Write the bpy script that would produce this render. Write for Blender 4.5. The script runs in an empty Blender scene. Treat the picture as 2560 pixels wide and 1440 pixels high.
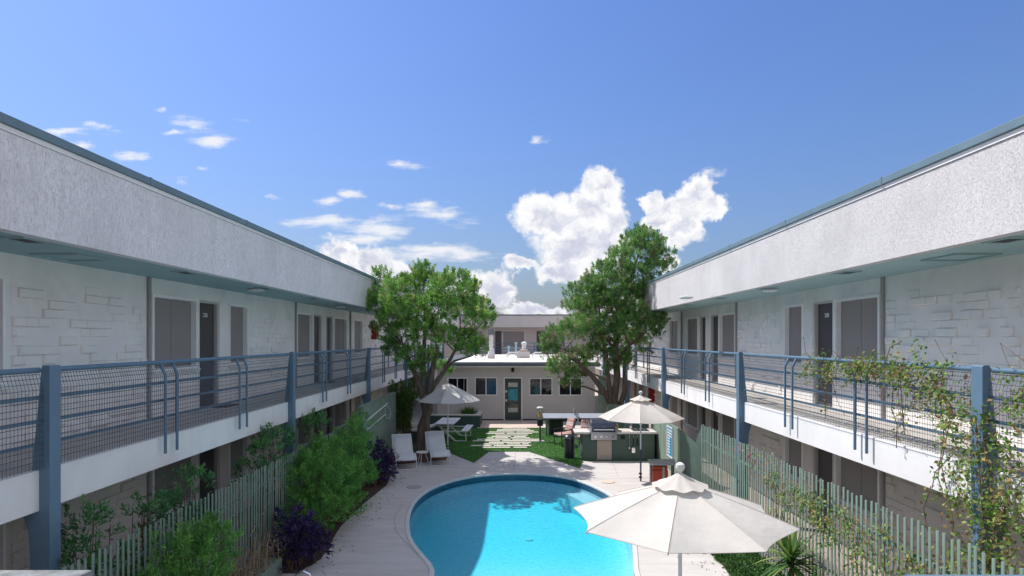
import bpy, bmesh, math, random
import numpy as np
from mathutils import Vector, Matrix

random.seed(7)
RNG = np.random.default_rng(11)
SC = bpy.context.scene
COL = SC.collection
R = math.radians

# ------------------------------------------------------------------ camera
EYE = 4.0            # eye height above the courtyard paving
cam_d = bpy.data.cameras.new('camera')
cam = bpy.data.objects.new('camera', cam_d)
COL.objects.link(cam)
cam.location = (0, 0, EYE)
cam.rotation_euler = (R(90), 0, 0)
cam_d.sensor_width = 36.0
cam_d.lens = 36.0 * 1550 / 2560
cam_d.shift_x = -10 / 2560
cam_d.shift_y = 129 / 2560
cam_d.clip_start = 0.05
cam_d.clip_end = 3000
SC.camera = cam

# ------------------------------------------------------------------ light
SUN = Vector((-0.61, 0.36, 1.0)).normalized()      # towards the sun
SUN_EL = math.asin(SUN.z)
sun_d = bpy.data.lights.new('sun', 'SUN')
sun_d.energy = 1.5
sun_d.angle = R(0.53)
sun_d.color = (1.0, 0.955, 0.90)
sun = bpy.data.objects.new('sun', sun_d)
COL.objects.link(sun)
sun.rotation_euler = (-SUN).to_track_quat('-Z', 'Y').to_euler()
sun.location = SUN * 60

SC.view_settings.view_transform = 'Standard'
SC.view_settings.look = 'None'
SC.view_settings.gamma = 1.0
SC.view_settings.use_curve_mapping = False
SC.view_settings.exposure = 1.86
try:
    SC.cycles.use_denoising = True
    SC.cycles.max_bounces = 12
    SC.cycles.diffuse_bounces = 8
    SC.cycles.transparent_max_bounces = 12
    SC.cycles.caustics_reflective = False
    SC.cycles.caustics_refractive = False
    SC.cycles.sample_clamp_indirect = 6.0
except Exception:
    pass


def L(tree, a, b):
    tree.links.new(a, b)


CLOUD = 2.3


def build_world():
    w = bpy.data.worlds.new('World')
    SC.world = w
    w.use_nodes = True
    nt = w.node_tree
    nt.nodes.clear()
    N = nt.nodes.new
    out = N('ShaderNodeOutputWorld')
    bg = N('ShaderNodeBackground')
    bg.inputs['Strength'].default_value = 0.12
    sky = N('ShaderNodeTexSky')
    sky.sky_type = 'NISHITA'
    sky.sun_disc = False
    sky.sun_elevation = SUN_EL
    sky.sun_rotation = math.atan2(SUN.x, SUN.y)
    sky.altitude = 0
    sky.air_density = 1.8
    sky.dust_density = 1.3
    sky.ozone_density = 8.0
    tint = N('ShaderNodeMix')
    tint.data_type = 'RGBA'
    tint.blend_type = 'MULTIPLY'
    tint.inputs['Factor'].default_value = 1.0
    L(nt, sky.outputs['Color'], tint.inputs['A'])
    tint.inputs['B'].default_value = (0.196, 0.218, 0.316, 1)
    # direction -> plane coordinates of the cloud layer, seen towards +-Y
    geo = N('ShaderNodeTexCoord')
    sep = N('ShaderNodeSeparateXYZ')
    L(nt, geo.outputs['Generated'], sep.inputs[0])

    def math_n(tree, op, a, b=None, c=None):
        m = tree.nodes.new('ShaderNodeMath')
        m.operation = op
        for i, v in enumerate((a, b, c)):
            if v is None:
                continue
            if isinstance(v, (int, float)):
                m.inputs[i].default_value = v
            else:
                L(tree, v, m.inputs[i])
        return m.outputs[0]
    ay = math_n(nt, 'MAXIMUM', math_n(nt, 'ABSOLUTE', sep.outputs['Y']), 0.02)
    u = math_n(nt, 'DIVIDE', sep.outputs['X'], ay)
    v = math_n(nt, 'DIVIDE', sep.outputs['Z'], ay)
    uv = N('ShaderNodeCombineXYZ')
    L(nt, u, uv.inputs[0])
    L(nt, v, uv.inputs[1])

    def vec(tree, op, a, b=None, c=None):
        m = tree.nodes.new('ShaderNodeVectorMath')
        m.operation = op
        for i, v in enumerate((a, b, c)):
            if v is None:
                continue
            if isinstance(v, tuple):
                m.inputs[i].default_value = v
            else:
                L(tree, v, m.inputs[i])
        return m.outputs[0] if op != 'LENGTH' else m.outputs['Value']

    def noise(p, scale, detail, rough, color=False):
        n = nt.nodes.new('ShaderNodeTexNoise')
        n.inputs['Scale'].default_value = scale
        n.inputs['Detail'].default_value = detail
        n.inputs['Roughness'].default_value = rough
        L(nt, p, n.inputs['Vector'])
        return n.outputs['Color'] if color else n.outputs['Fac']

    def smooth(x, a, b, lo=0.0, hi=1.0):
        m = nt.nodes.new('ShaderNodeMapRange')
        m.interpolation_type = 'SMOOTHSTEP'
        L(nt, x, m.inputs['Value'])
        m.inputs['From Min'].default_value = a
        m.inputs['From Max'].default_value = b
        m.inputs['To Min'].default_value = lo
        m.inputs['To Max'].default_value = hi
        return m.outputs['Result']

    def field(p, blobs):
        cur = None
        for (px, py, rx, ry) in blobs:
            ix, iy = 1550 / rx, 1550 / ry
            cu, cv = (px - 1290) / 1550, (849 - py) / 1550
            q = vec(nt, 'MULTIPLY_ADD', p, (ix, iy, 0.0), (-cu * ix, -cv * iy, 0.0))
            d = vec(nt, 'LENGTH', q)
            cur = d if cur is None else math_n(nt, 'MINIMUM', cur, d)
        return math_n(nt, 'SUBTRACT', 1.0, cur)

    cum = [(1345, 535, 58, 62), (1400, 545, 70, 62), (1475, 530, 70, 66), (1508, 468, 58, 62),
           (1522, 550, 48, 78), (1430, 610, 95, 78), (1500, 620, 82, 80), (1415, 680, 84, 34),
           (1700, 530, 66, 54), (1742, 482, 52, 40), (1632, 497, 32, 28), (1662, 545, 46, 38),
           (1705, 580, 48, 44), (1772, 522, 50, 30), (1675, 665, 26, 50),
           (850, 642, 64, 40), (925, 662, 70, 44), (985, 682, 60, 34),
           (1300, 664, 60, 26), (1235, 722, 62, 44), (1325, 772, 95, 22), (1150, 706, 70, 24)]
    stra = [(850, 556, 125, 20), (975, 572, 80, 30), (930, 602, 90, 15), (1000, 640, 200, 26), (1130, 634, 180, 24),
            (1105, 537, 78, 26), (1070, 507, 42, 16), (830, 505, 44, 19), (885, 477, 36, 12), (970, 516, 28, 11),
            (1000, 412, 80, 14), (1365, 350, 24, 11), (495, 312, 78, 40), (535, 345, 56, 18), (440, 328, 40, 10),
            (388, 267, 26, 9), (170, 325, 76, 13), (205, 362, 42, 15), (230, 313, 36, 11), (305, 388, 52, 12),
            (438, 446, 34, 16), (495, 420, 36, 11), (665, 488, 22, 8), (1770, 432, 40, 20)]
    w1 = noise(uv.outputs[0], 9.0, 4, 0.6, True)
    wv = vec(nt, 'MULTIPLY_ADD', w1, (0.075, 0.06, 0.0), (-0.0375, -0.03, 0.0))
    w2 = noise(uv.outputs[0], 34.0, 5, 0.62, True)
    wv2 = vec(nt, 'MULTIPLY_ADD', w2, (0.046, 0.046, 0.0), (-0.023, -0.023, 0.0))
    pw = vec(nt, 'ADD', vec(nt, 'ADD', uv.outputs[0], wv), wv2)
    fc = field(pw, cum)
    ac = smooth(fc, -0.10, 0.30)
    # relief of the billows: the same noise a little towards the sun
    def billow(shift):
        q = vec(nt, 'ADD', pw, shift)
        return noise(q, 26.0, 6, 0.55)
    b0 = billow((0.0, 0.0, 0.0))
    b1 = billow((-0.010, 0.013, 0.0))
    fc1 = smooth(fc, 0.0, 0.9)
    sh = math_n(nt, 'MULTIPLY', math_n(nt, 'SUBTRACT', b0, b1), 2.2)
    lit = math_n(nt, 'SUBTRACT', math_n(nt, 'ADD', 0.92, sh), math_n(nt, 'MULTIPLY', fc1, 0.5))
    lit = math_n(nt, 'ADD', lit, math_n(nt, 'MULTIPLY', math_n(nt, 'SUBTRACT', v, 0.17), 2.0))
    # streaks
    ps = vec(nt, 'MULTIPLY', uv.outputs[0], (5.5, 24.0, 1.0))
    st = noise(ps, 1.6, 8, 0.62)
    ws = vec(nt, 'MULTIPLY_ADD', w1, (0.13, 0.034, 0.0), (-0.065, -0.017, 0.0))
    wv3 = vec(nt, 'MULTIPLY_ADD', w2, (0.03, 0.012, 0.0), (-0.015, -0.006, 0.0))
    fs_ = field(vec(nt, 'ADD', vec(nt, 'ADD', uv.outputs[0], ws), wv3), stra)
    fs_ = math_n(nt, 'MAXIMUM', fs_, -1.0)
    as_ = math_n(nt, 'MULTIPLY', smooth(math_n(nt, 'ADD', fs_, math_n(nt, 'MULTIPLY', math_n(nt, 'SUBTRACT', st, 0.49), 4.2)), -0.1, 1.2), 0.95)
    litc = smooth(lit, 0.0, 1.0)

    def mixc(f, a, b):
        m = N('ShaderNodeMix')
        m.data_type = 'RGBA'
        L(nt, f, m.inputs['Factor'])
        for k, v_ in (('A', a), ('B', b)):
            if isinstance(v_, tuple):
                m.inputs[k].default_value = v_
            else:
                L(nt, v_, m.inputs[k])
        return m.outputs['Result']
    K = CLOUD
    ccol = mixc(litc, (0.60 * K, 0.63 * K, 0.76 * K, 1), (K, K, K * 1.01, 1))
    # added cloud overhead and behind, kept out of view, to lift the shade
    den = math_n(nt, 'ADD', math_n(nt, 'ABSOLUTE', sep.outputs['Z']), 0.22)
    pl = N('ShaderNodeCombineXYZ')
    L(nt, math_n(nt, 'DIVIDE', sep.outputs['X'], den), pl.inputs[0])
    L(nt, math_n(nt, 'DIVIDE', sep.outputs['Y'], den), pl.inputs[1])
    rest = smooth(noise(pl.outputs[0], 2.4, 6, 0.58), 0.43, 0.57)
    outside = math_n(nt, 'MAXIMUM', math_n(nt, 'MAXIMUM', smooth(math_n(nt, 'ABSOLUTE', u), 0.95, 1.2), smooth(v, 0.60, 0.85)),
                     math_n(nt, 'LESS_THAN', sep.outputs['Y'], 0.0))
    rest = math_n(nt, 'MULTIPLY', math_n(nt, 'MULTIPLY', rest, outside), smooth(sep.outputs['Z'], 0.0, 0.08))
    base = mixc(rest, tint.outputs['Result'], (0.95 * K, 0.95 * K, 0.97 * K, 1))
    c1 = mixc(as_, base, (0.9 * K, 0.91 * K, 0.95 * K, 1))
    c2 = mixc(ac, c1, ccol)
    bg2 = N('ShaderNodeBackground')
    bg2.inputs['Strength'].default_value = bg.inputs['Strength'].default_value
    L(nt, c2, bg2.inputs['Color'])
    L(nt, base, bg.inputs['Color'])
    # the shaped clouds stand only in the band above the horizon
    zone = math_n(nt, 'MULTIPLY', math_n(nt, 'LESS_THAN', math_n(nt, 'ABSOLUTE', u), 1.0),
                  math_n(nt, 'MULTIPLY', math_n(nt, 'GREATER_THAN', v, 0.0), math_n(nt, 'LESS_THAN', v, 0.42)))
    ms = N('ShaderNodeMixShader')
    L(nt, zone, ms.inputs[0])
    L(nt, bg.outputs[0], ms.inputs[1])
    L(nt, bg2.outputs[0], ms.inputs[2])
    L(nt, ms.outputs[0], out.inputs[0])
    try:
        w.cycles.sampling_method = 'MANUAL'
        w.cycles.sample_map_resolution = 256
    except Exception:
        pass


build_world()

# ------------------------------------------------------------------ materials
MATS = {}


def pbr(name, col, rough=0.6, var=0.12, vscale=2.0, bump=0.0, bscale=60.0, bdist=0.01, metal=0.0,
        spec=0.4, dirt=0.0, dscale=0.8, dcol=None, stretch=(1, 1, 1), fine=0.0):
    """Procedural surface in world coordinates: blotchy tone, dirt, fine relief."""
    if name in MATS:
        return MATS[name]
    m = bpy.data.materials.new(name)
    m.use_nodes = True
    nt = m.node_tree
    b = nt.nodes['Principled BSDF']
    b.inputs['Roughness'].default_value = rough
    b.inputs['Metallic'].default_value = metal
    b.inputs['Specular IOR Level'].default_value = spec
    g = nt.nodes.new('ShaderNodeNewGeometry')
    vm = nt.nodes.new('ShaderNodeVectorMath')
    vm.operation = 'MULTIPLY'
    vm.inputs[1].default_value = stretch
    L(nt, g.outputs['Position'], vm.inputs[0])
    n = nt.nodes.new('ShaderNodeTexNoise')
    n.inputs['Scale'].default_value = vscale
    n.inputs['Detail'].default_value = 7
    n.inputs['Roughness'].default_value = 0.62
    L(nt, vm.outputs[0], n.inputs['Vector'])
    r = nt.nodes.new('ShaderNodeValToRGB')
    r.color_ramp.elements[0].position = 0.32
    r.color_ramp.elements[1].position = 0.68
    c0 = [max(0, c * (1 - var)) for c in col]
    c1 = [min(1, c * (1 + var * 0.7)) for c in col]
    r.color_ramp.elements[0].color = (*c0, 1)
    r.color_ramp.elements[1].color = (*c1, 1)
    L(nt, n.outputs['Fac'], r.inputs[0])
    res = r.outputs[0]
    if dirt > 0:
        n2 = nt.nodes.new('ShaderNodeTexNoise')
        n2.inputs['Scale'].default_value = dscale
        n2.inputs['Detail'].default_value = 9
        n2.inputs['Roughness'].default_value = 0.7
        L(nt, vm.outputs[0], n2.inputs['Vector'])
        mr = nt.nodes.new('ShaderNodeMapRange')
        mr.inputs['From Min'].default_value = 0.5
        mr.inputs['From Max'].default_value = 0.75
        mr.inputs['To Max'].default_value = dirt
        L(nt, n2.outputs['Fac'], mr.inputs['Value'])
        mx = nt.nodes.new('ShaderNodeMix')
        mx.data_type = 'RGBA'
        L(nt, mr.outputs[0], mx.inputs['Factor'])
        L(nt, res, mx.inputs['A'])
        dc = dcol or [c * 0.5 for c in col]
        mx.inputs['B'].default_value = (*dc, 1)
        res = mx.outputs['Result']
    L(nt, res, b.inputs['Base Color'])
    if bump > 0:
        n3 = nt.nodes.new('ShaderNodeTexNoise')
        n3.inputs['Scale'].default_value = bscale
        n3.inputs['Detail'].default_value = 5
        L(nt, vm.outputs[0], n3.inputs['Vector'])
        bp = nt.nodes.new('ShaderNodeBump')
        bp.inputs['Strength'].default_value = bump
        bp.inputs['Distance'].default_value = bdist
        L(nt, n3.outputs['Fac'], bp.inputs['Height'])
        L(nt, bp.outputs[0], b.inputs['Normal'])
    MATS[name] = m
    return m


def stucco(name, col, sc, strength, line):
    """Trowelled, crackled plaster: raised plates with furrow shade painted as dark hairlines."""
    m = bpy.data.materials.new(name)
    m.use_nodes = True
    nt = m.node_tree
    b = nt.nodes['Principled BSDF']
    b.inputs['Roughness'].default_value = 0.9
    b.inputs['Specular IOR Level'].default_value = 0.2
    g = nt.nodes.new('ShaderNodeNewGeometry')
    vm = nt.nodes.new('ShaderNodeVectorMath')
    vm.operation = 'MULTIPLY'
    vm.inputs[1].default_value = sc
    L(nt, g.outputs['Position'], vm.inputs[0])
    n = nt.nodes.new('ShaderNodeTexNoise')
    n.inputs['Scale'].default_value = 1.0
    n.inputs['Detail'].default_value = 4
    n.inputs['Roughness'].default_value = 0.6
    n.inputs['Distortion'].default_value = 1.2
    L(nt, vm.outputs[0], n.inputs['Vector'])
    a = nt.nodes.new('ShaderNodeMath')
    a.operation = 'SUBTRACT'
    a.inputs[1].default_value = 0.47
    L(nt, n.outputs['Fac'], a.inputs[0])
    ab = nt.nodes.new('ShaderNodeMath')
    ab.operation = 'ABSOLUTE'
    L(nt, a.outputs[0], ab.inputs[0])
    mr = nt.nodes.new('ShaderNodeMapRange')
    mr.interpolation_type = 'SMOOTHSTEP'
    mr.inputs['From Max'].default_value = 0.026
    L(nt, ab.outputs[0], mr.inputs['Value'])
    n2 = nt.nodes.new('ShaderNodeTexNoise')
    n2.inputs['Scale'].default_value = 1.1
    n2.inputs['Detail'].default_value = 6
    L(nt, g.outputs['Position'], n2.inputs['Vector'])
    # painted furrow shade, at full darkness only in places
    k = nt.nodes.new('ShaderNodeMapRange')
    k.inputs['From Min'].default_value = 0.42
    k.inputs['From Max'].default_value = 0.62
    k.inputs['To Min'].default_value = 0.25 * line
    k.inputs['To Max'].default_value = line
    L(nt, n2.outputs['Fac'], k.inputs['Value'])
    inv = nt.nodes.new('ShaderNodeMath')
    inv.operation = 'SUBTRACT'
    inv.inputs[0].default_value = 1.0
    L(nt, mr.outputs[0], inv.inputs[1])
    fm = nt.nodes.new('ShaderNodeMath')
    fm.operation = 'MULTIPLY'
    L(nt, inv.outputs[0], fm.inputs[0])
    L(nt, k.outputs[0], fm.inputs[1])
    r = nt.nodes.new('ShaderNodeValToRGB')
    r.color_ramp.elements[0].position = 0.3
    r.color_ramp.elements[1].position = 0.7
    r.color_ramp.elements[0].color = (*[c * 0.88 for c in col], 1)
    r.color_ramp.elements[1].color = (*[min(1, c * 1.06) for c in col], 1)
    L(nt, n2.outputs['Fac'], r.inputs[0])
    mx = nt.nodes.new('ShaderNodeMix')
    mx.data_type = 'RGBA'
    L(nt, fm.outputs[0], mx.inputs['Factor'])
    L(nt, r.outputs[0], mx.inputs['A'])
    mx.inputs['B'].default_value = (0.13, 0.12, 0.12, 1)
    # rain streaks below the metal edge and patched areas
    v2 = nt.nodes.new('ShaderNodeVectorMath')
    v2.operation = 'MULTIPLY'
    v2.inputs[1].default_value = (1, 2.6, 0.35)
    L(nt, g.outputs['Position'], v2.inputs[0])
    n4 = nt.nodes.new('ShaderNodeTexNoise')
    n4.inputs['Scale'].default_value = 1.6
    n4.inputs['Detail'].default_value = 8
    n4.inputs['Roughness'].default_value = 0.7
    L(nt, v2.outputs[0], n4.inputs['Vector'])
    k4 = nt.nodes.new('ShaderNodeMapRange')
    k4.inputs['From Min'].default_value = 0.5
    k4.inputs['From Max'].default_value = 0.72
    k4.inputs['To Max'].default_value = 0.3
    L(nt, n4.outputs['Fac'], k4.inputs['Value'])
    m4 = nt.nodes.new('ShaderNodeMix')
    m4.data_type = 'RGBA'
    L(nt, k4.outputs[0], m4.inputs['Factor'])
    L(nt, mx.outputs['Result'], m4.inputs['A'])
    m4.inputs['B'].default_value = (0.46, 0.43, 0.41, 1)
    L(nt, m4.outputs['Result'], b.inputs['Base Color'])
    bp = nt.nodes.new('ShaderNodeBump')
    bp.inputs['Strength'].default_value = strength
    bp.inputs['Distance'].default_value = 0.012
    L(nt, mr.outputs[0], bp.inputs['Height'])
    L(nt, bp.outputs[0], b.inputs['Normal'])
    MATS[name] = m
    return m


LEAF_GAIN = {'juniper_leaf': 3.5, 'juniper_old': 3.3, 'shrub_leaf': 1.75, 'dark_shrub_leaf': 2.4, 'purple_leaf': 1.3, 'vine_leaf': 1.3, 'bamboo_leaf': 1.4, 'yucca_leaf': 1.25, 'cover_leaf': 1.3, 'turf_leaf': 2.3}


def leaf_mat(name, cols, trans=0.35, rough=0.6):
    k_ = LEAF_GAIN.get(name, 1.0)
    cols = [(p, tuple(c * k_ for c in cc)) for p, cc in cols]
    m = bpy.data.materials.new(name)
    m.use_nodes = True
    nt = m.node_tree
    nt.nodes.remove(nt.nodes['Principled BSDF'])
    out = nt.nodes['Material Output']
    at = nt.nodes.new('ShaderNodeAttribute')
    at.attribute_name = 'rnd'
    r = nt.nodes.new('ShaderNodeValToRGB')
    el = r.color_ramp.elements
    el[0].position, el[0].color = cols[0][0], (*cols[0][1], 1)
    el[1].position, el[1].color = cols[-1][0], (*cols[-1][1], 1)
    for p, c in cols[1:-1]:
        e = el.new(p)
        e.color = (*c, 1)
    L(nt, at.outputs['Fac'], r.inputs[0])
    p = nt.nodes.new('ShaderNodeBsdfPrincipled')
    p.inputs['Roughness'].default_value = rough
    p.inputs['Specular IOR Level'].default_value = 0.3
    t = nt.nodes.new('ShaderNodeBsdfTranslucent')
    mx = nt.nodes.new('ShaderNodeMixShader')
    mx.inputs[0].default_value = trans
    L(nt, r.outputs[0], p.inputs['Base Color'])
    L(nt, r.outputs[0], t.inputs['Color'])
    L(nt, p.outputs[0], mx.inputs[1])
    L(nt, t.outputs[0], mx.inputs[2])
    L(nt, mx.outputs[0], out.inputs['Surface'])
    MATS[name] = m
    return m


def fabric(name, col, trans=0.25):
    m = bpy.data.materials.new(name)
    m.use_nodes = True
    nt = m.node_tree
    nt.nodes.remove(nt.nodes['Principled BSDF'])
    out = nt.nodes['Material Output']
    g = nt.nodes.new('ShaderNodeNewGeometry')
    n = nt.nodes.new('ShaderNodeTexNoise')
    n.inputs['Scale'].default_value = 4
    n.inputs['Detail'].default_value = 6
    L(nt, g.outputs['Position'], n.inputs['Vector'])
    r = nt.nodes.new('ShaderNodeValToRGB')
    r.color_ramp.elements[0].position = 0.35
    r.color_ramp.elements[1].position = 0.65
    r.color_ramp.elements[0].color = (*[c * 0.93 for c in col], 1)
    r.color_ramp.elements[1].color = (*col, 1)
    L(nt, n.outputs['Fac'], r.inputs[0])
    d = nt.nodes.new('ShaderNodeBsdfDiffuse')
    t = nt.nodes.new('ShaderNodeBsdfTranslucent')
    n2 = nt.nodes.new('ShaderNodeTexNoise')
    n2.inputs['Scale'].default_value = 9
    n2.inputs['Detail'].default_value = 3
    L(nt, g.outputs['Position'], n2.inputs['Vector'])
    bp = nt.nodes.new('ShaderNodeBump')
    bp.inputs['Strength'].default_value = 0.25
    bp.inputs['Distance'].default_value = 0.03
    L(nt, n2.outputs['Fac'], bp.inputs['Height'])
    L(nt, bp.outputs[0], d.inputs['Normal'])
    mx = nt.nodes.new('ShaderNodeMixShader')
    mx.inputs[0].default_value = trans
    L(nt, r.outputs[0], d.inputs['Color'])
    L(nt, r.outputs[0], t.inputs['Color'])
    L(nt, d.outputs[0], mx.inputs[1])
    L(nt, t.outputs[0], mx.inputs[2])
    L(nt, mx.outputs[0], out.inputs['Surface'])
    MATS[name] = m
    return m


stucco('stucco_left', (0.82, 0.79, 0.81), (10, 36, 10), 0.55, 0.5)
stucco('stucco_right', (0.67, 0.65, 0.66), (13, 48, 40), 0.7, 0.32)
pbr('white_paint', (0.82, 0.80, 0.80), 0.7, 0.07, 1.3, 0.25, 30, 0.006, dirt=0.25, dscale=1.2, dcol=(0.42, 0.40, 0.39), stretch=(1, 1, 0.5))
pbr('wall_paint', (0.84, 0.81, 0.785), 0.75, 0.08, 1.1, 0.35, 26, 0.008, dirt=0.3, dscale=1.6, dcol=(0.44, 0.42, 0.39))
pbr('wall_lower_shaded', (0.72, 0.66, 0.61), 0.8, 0.08, 1.1, 0.35, 26, 0.008, dirt=0.35, dscale=1.4, dcol=(0.52, 0.46, 0.41))  # same paint as upstairs, its shade put into a darker, browner colour
pbr('ground_walk', (0.34, 0.29, 0.25), 0.9, 0.15, 1.5, 0.2, 40, dirt=0.4)
pbr('slab_floor', (0.47, 0.435, 0.40), 0.85, 0.15, 2.0, 0.3, 40, dirt=0.3)
pbr('soffit_teal', (0.33, 0.46, 0.47), 0.7, 0.06, 1.0)
pbr('flashing', (0.14, 0.215, 0.26), 0.5, 0.12, 2.0, metal=0.0, spec=0.5)
pbr('post_blue', (0.12, 0.20, 0.285), 0.42, 0.12, 3.0, 0.1, 40, 0.004, spec=0.5, dirt=0.2, dscale=3)
pbr('rail_blue', (0.105, 0.18, 0.26), 0.42, 0.1, 3.0, spec=0.5)
pbr('wire_dark', (0.065, 0.10, 0.14), 0.5, 0.1, 3.0)
pbr('screen', (0.30, 0.27, 0.26), 0.65, 0.06, 0.6, 0.1, 300, 0.001, spec=0.35)
pbr('door_dark', (0.085, 0.075, 0.08), 0.5, 0.08, 1.2)
pbr('alu', (0.88, 0.87, 0.87), 0.45, 0.06, 3, metal=0.0, spec=0.5)
pbr('jamb', (0.52, 0.50, 0.49), 0.7, 0.06, 2)
pbr('pipe_grey', (0.34, 0.33, 0.33), 0.6, 0.08, 2)
pbr('black', (0.012, 0.012, 0.014), 0.5, 0.1, 3)
pbr('white_metal', (0.70, 0.70, 0.71), 0.4, 0.06, 3, spec=0.5)
pbr('lamp_white', (0.66, 0.68, 0.66), 0.5, 0.05, 3)
pbr('red_paint', (0.30, 0.012, 0.015), 0.35, 0.08, 3, spec=0.5)
pbr('fence_green', (0.17, 0.24, 0.195), 0.6, 0.14, 4.0, dirt=0.3, dscale=3, dcol=(0.2, 0.2, 0.17))
pbr('wall_green', (0.19, 0.255, 0.205), 0.75, 0.12, 1.5, 0.2, 40, dirt=0.3, dscale=1.2, dcol=(0.09, 0.12, 0.1))
pbr('kitchen_green', (0.085, 0.125, 0.098), 0.7, 0.1, 2.5, 0.15, 60)
pbr('planter_green', (0.05, 0.095, 0.085), 0.7, 0.1, 2.5)
pbr('concrete_top', (0.52, 0.50, 0.47), 0.75, 0.1, 4, 0.2, 60)
pbr('cabin_wall', (0.60, 0.55, 0.52), 0.75, 0.05, 1.2, 0.15, 60, 0.004)
pbr('cabin_trim', (0.85, 0.83, 0.80), 0.6, 0.05, 2)
pbr('cabin_eave', (0.13, 0.135, 0.16), 0.6, 0.08, 2)
pbr('roof_white', (0.66, 0.63, 0.60), 0.85, 0.14, 0.9, 0.3, 12, 0.02, dirt=0.4, dscale=0.6, dcol=(0.4, 0.36, 0.32))
pbr('roof_grey', (0.30, 0.30, 0.32), 0.85, 0.12, 1)
pbr('base_navy', (0.05, 0.05, 0.075), 0.7, 0.1, 2)
pbr('door_green', (0.055, 0.07, 0.062), 0.5, 0.1, 3)
pbr('soil', (0.07, 0.045, 0.032), 0.95, 0.35, 6, 0.6, 40, 0.03)
pbr('mulch', (0.16, 0.07, 0.045), 0.95, 0.4, 14, 0.8, 40, 0.03)
pbr('earth', (0.30, 0.25, 0.20), 0.95, 0.2, 0.3, 0.3, 10)
pbr('turf_base', (0.05, 0.13, 0.035), 0.9, 0.35, 5, 0.7, 90, 0.03)
pbr('plank_pale', (0.60, 0.55, 0.49), 0.85, 0.14, 2.2, 0.3, 50, stretch=(0.4, 3, 3))
pbr('pad', (0.56, 0.46, 0.40), 0.85, 0.12, 1.5, 0.25, 40)
pbr('bark', (0.20, 0.155, 0.13), 0.95, 0.35, 5, 1.0, 18, 0.05, stretch=(2.2, 2.2, 0.35))
pbr('bark_red', (0.24, 0.165, 0.13), 0.95, 0.35, 5, 1.0, 18, 0.05, stretch=(2.2, 2.2, 0.35))
pbr('twig', (0.15, 0.09, 0.06), 0.95, 0.3, 5)
pbr('twig_dry', (0.34, 0.25, 0.18), 0.95, 0.3, 5)
pbr('steel', (0.42, 0.43, 0.46), 0.28, 0.08, 3, metal=0.9)
pbr('steel_dark', (0.10, 0.11, 0.14), 0.3, 0.1, 3, metal=0.7)
pbr('chrome', (0.75, 0.75, 0.76), 0.12, 0.03, 3, metal=1.0)
pbr('beige_door', (0.50, 0.40, 0.32), 0.6, 0.06, 3)
pbr('counter', (0.66, 0.63, 0.58), 0.45, 0.1, 8, spec=0.4)
pbr('can_black', (0.022, 0.022, 0.028), 0.35, 0.15, 3, spec=0.5)
pbr('table_grey', (0.33, 0.36, 0.43), 0.35, 0.06, 1.5, spec=0.5)
pbr('slate_top', (0.27, 0.29, 0.28), 0.6, 0.1, 3)
pbr('cooler_red', (0.42, 0.055, 0.022), 0.45, 0.1, 3)
pbr('sign_blue', (0.02, 0.22, 0.42), 0.4, 0.04, 2)
pbr('pale_blue', (0.30, 0.50, 0.55), 0.45, 0.05, 2)
pbr('galv', (0.17, 0.19, 0.19), 0.7, 0.45, 22, 0.5, 90, 0.006, metal=0.0, dirt=0.5, dscale=30, dcol=(0.2, 0.21, 0.2))
pbr('coping', (0.56, 0.57, 0.565), 0.6, 0.1, 2, 0.15, 40)
pbr('sling', (0.62, 0.64, 0.67), 0.75, 0.05, 2, 0.2, 400, 0.002)
pbr('interior', (0.02, 0.02, 0.025), 0.6, 0.2, 2)
pbr('amber', (0.75, 0.36, 0.05), 0.4, 0.1, 5)
pbr('yellow', (0.78, 0.60, 0.16), 0.4, 0.1, 5)
pbr('lavender_paper', (0.36, 0.34, 0.42), 0.6, 0.2, 6)
pbr('teal_poster', (0.05, 0.30, 0.36), 0.5, 0.35, 5)
pbr('paper', (0.52, 0.50, 0.44), 0.7, 0.3, 14)
fabric('canopy_cream', (0.68, 0.635, 0.585), 0.22)
fabric('canopy_white', (0.74, 0.73, 0.72), 0.18)
JUN = [(0.0, (0.024, 0.042, 0.012)), (0.45, (0.053, 0.108, 0.024)), (0.8, (0.096, 0.170, 0.036)), (1.0, (0.17, 0.15, 0.075))]
leaf_mat('juniper_leaf', JUN, 0.42)
leaf_mat('juniper_old', [(0.0, (0.022, 0.045, 0.016)), (0.4, (0.05, 0.105, 0.03)), (0.66, (0.09, 0.15, 0.04)), (0.80, (0.12, 0.115, 0.06)), (1.0, (0.14, 0.118, 0.08))], 0.42)
leaf_mat('shrub_leaf', [(0.0, (0.025, 0.07, 0.018)), (0.5, (0.075, 0.19, 0.04)), (1.0, (0.15, 0.28, 0.06))], 0.35)
leaf_mat('dark_shrub_leaf', [(0.0, (0.015, 0.042, 0.018)), (0.6, (0.035, 0.10, 0.035)), (1.0, (0.07, 0.15, 0.045))], 0.3)
leaf_mat('purple_leaf', [(0.0, (0.012, 0.008, 0.030)), (0.7, (0.035, 0.02, 0.085)), (1.0, (0.11, 0.07, 0.17))], 0.2)
leaf_mat('vine_leaf', [(0.0, (0.05, 0.11, 0.02)), (0.45, (0.14, 0.25, 0.05)), (0.60, (0.26, 0.33, 0.10)), (0.76, (0.32, 0.24, 0.10)), (0.90, (0.20, 0.10, 0.05)), (1.0, (0.10, 0.06, 0.04))], 0.35)
leaf_mat('bamboo_leaf', [(0.0, (0.02, 0.06, 0.012)), (0.6, (0.06, 0.14, 0.025)), (1.0, (0.14, 0.19, 0.04))], 0.35)
leaf_mat('yucca_leaf', [(0.0, (0.03, 0.085, 0.018)), (0.6, (0.09, 0.19, 0.04)), (1.0, (0.26, 0.27, 0.09))], 0.3)
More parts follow.
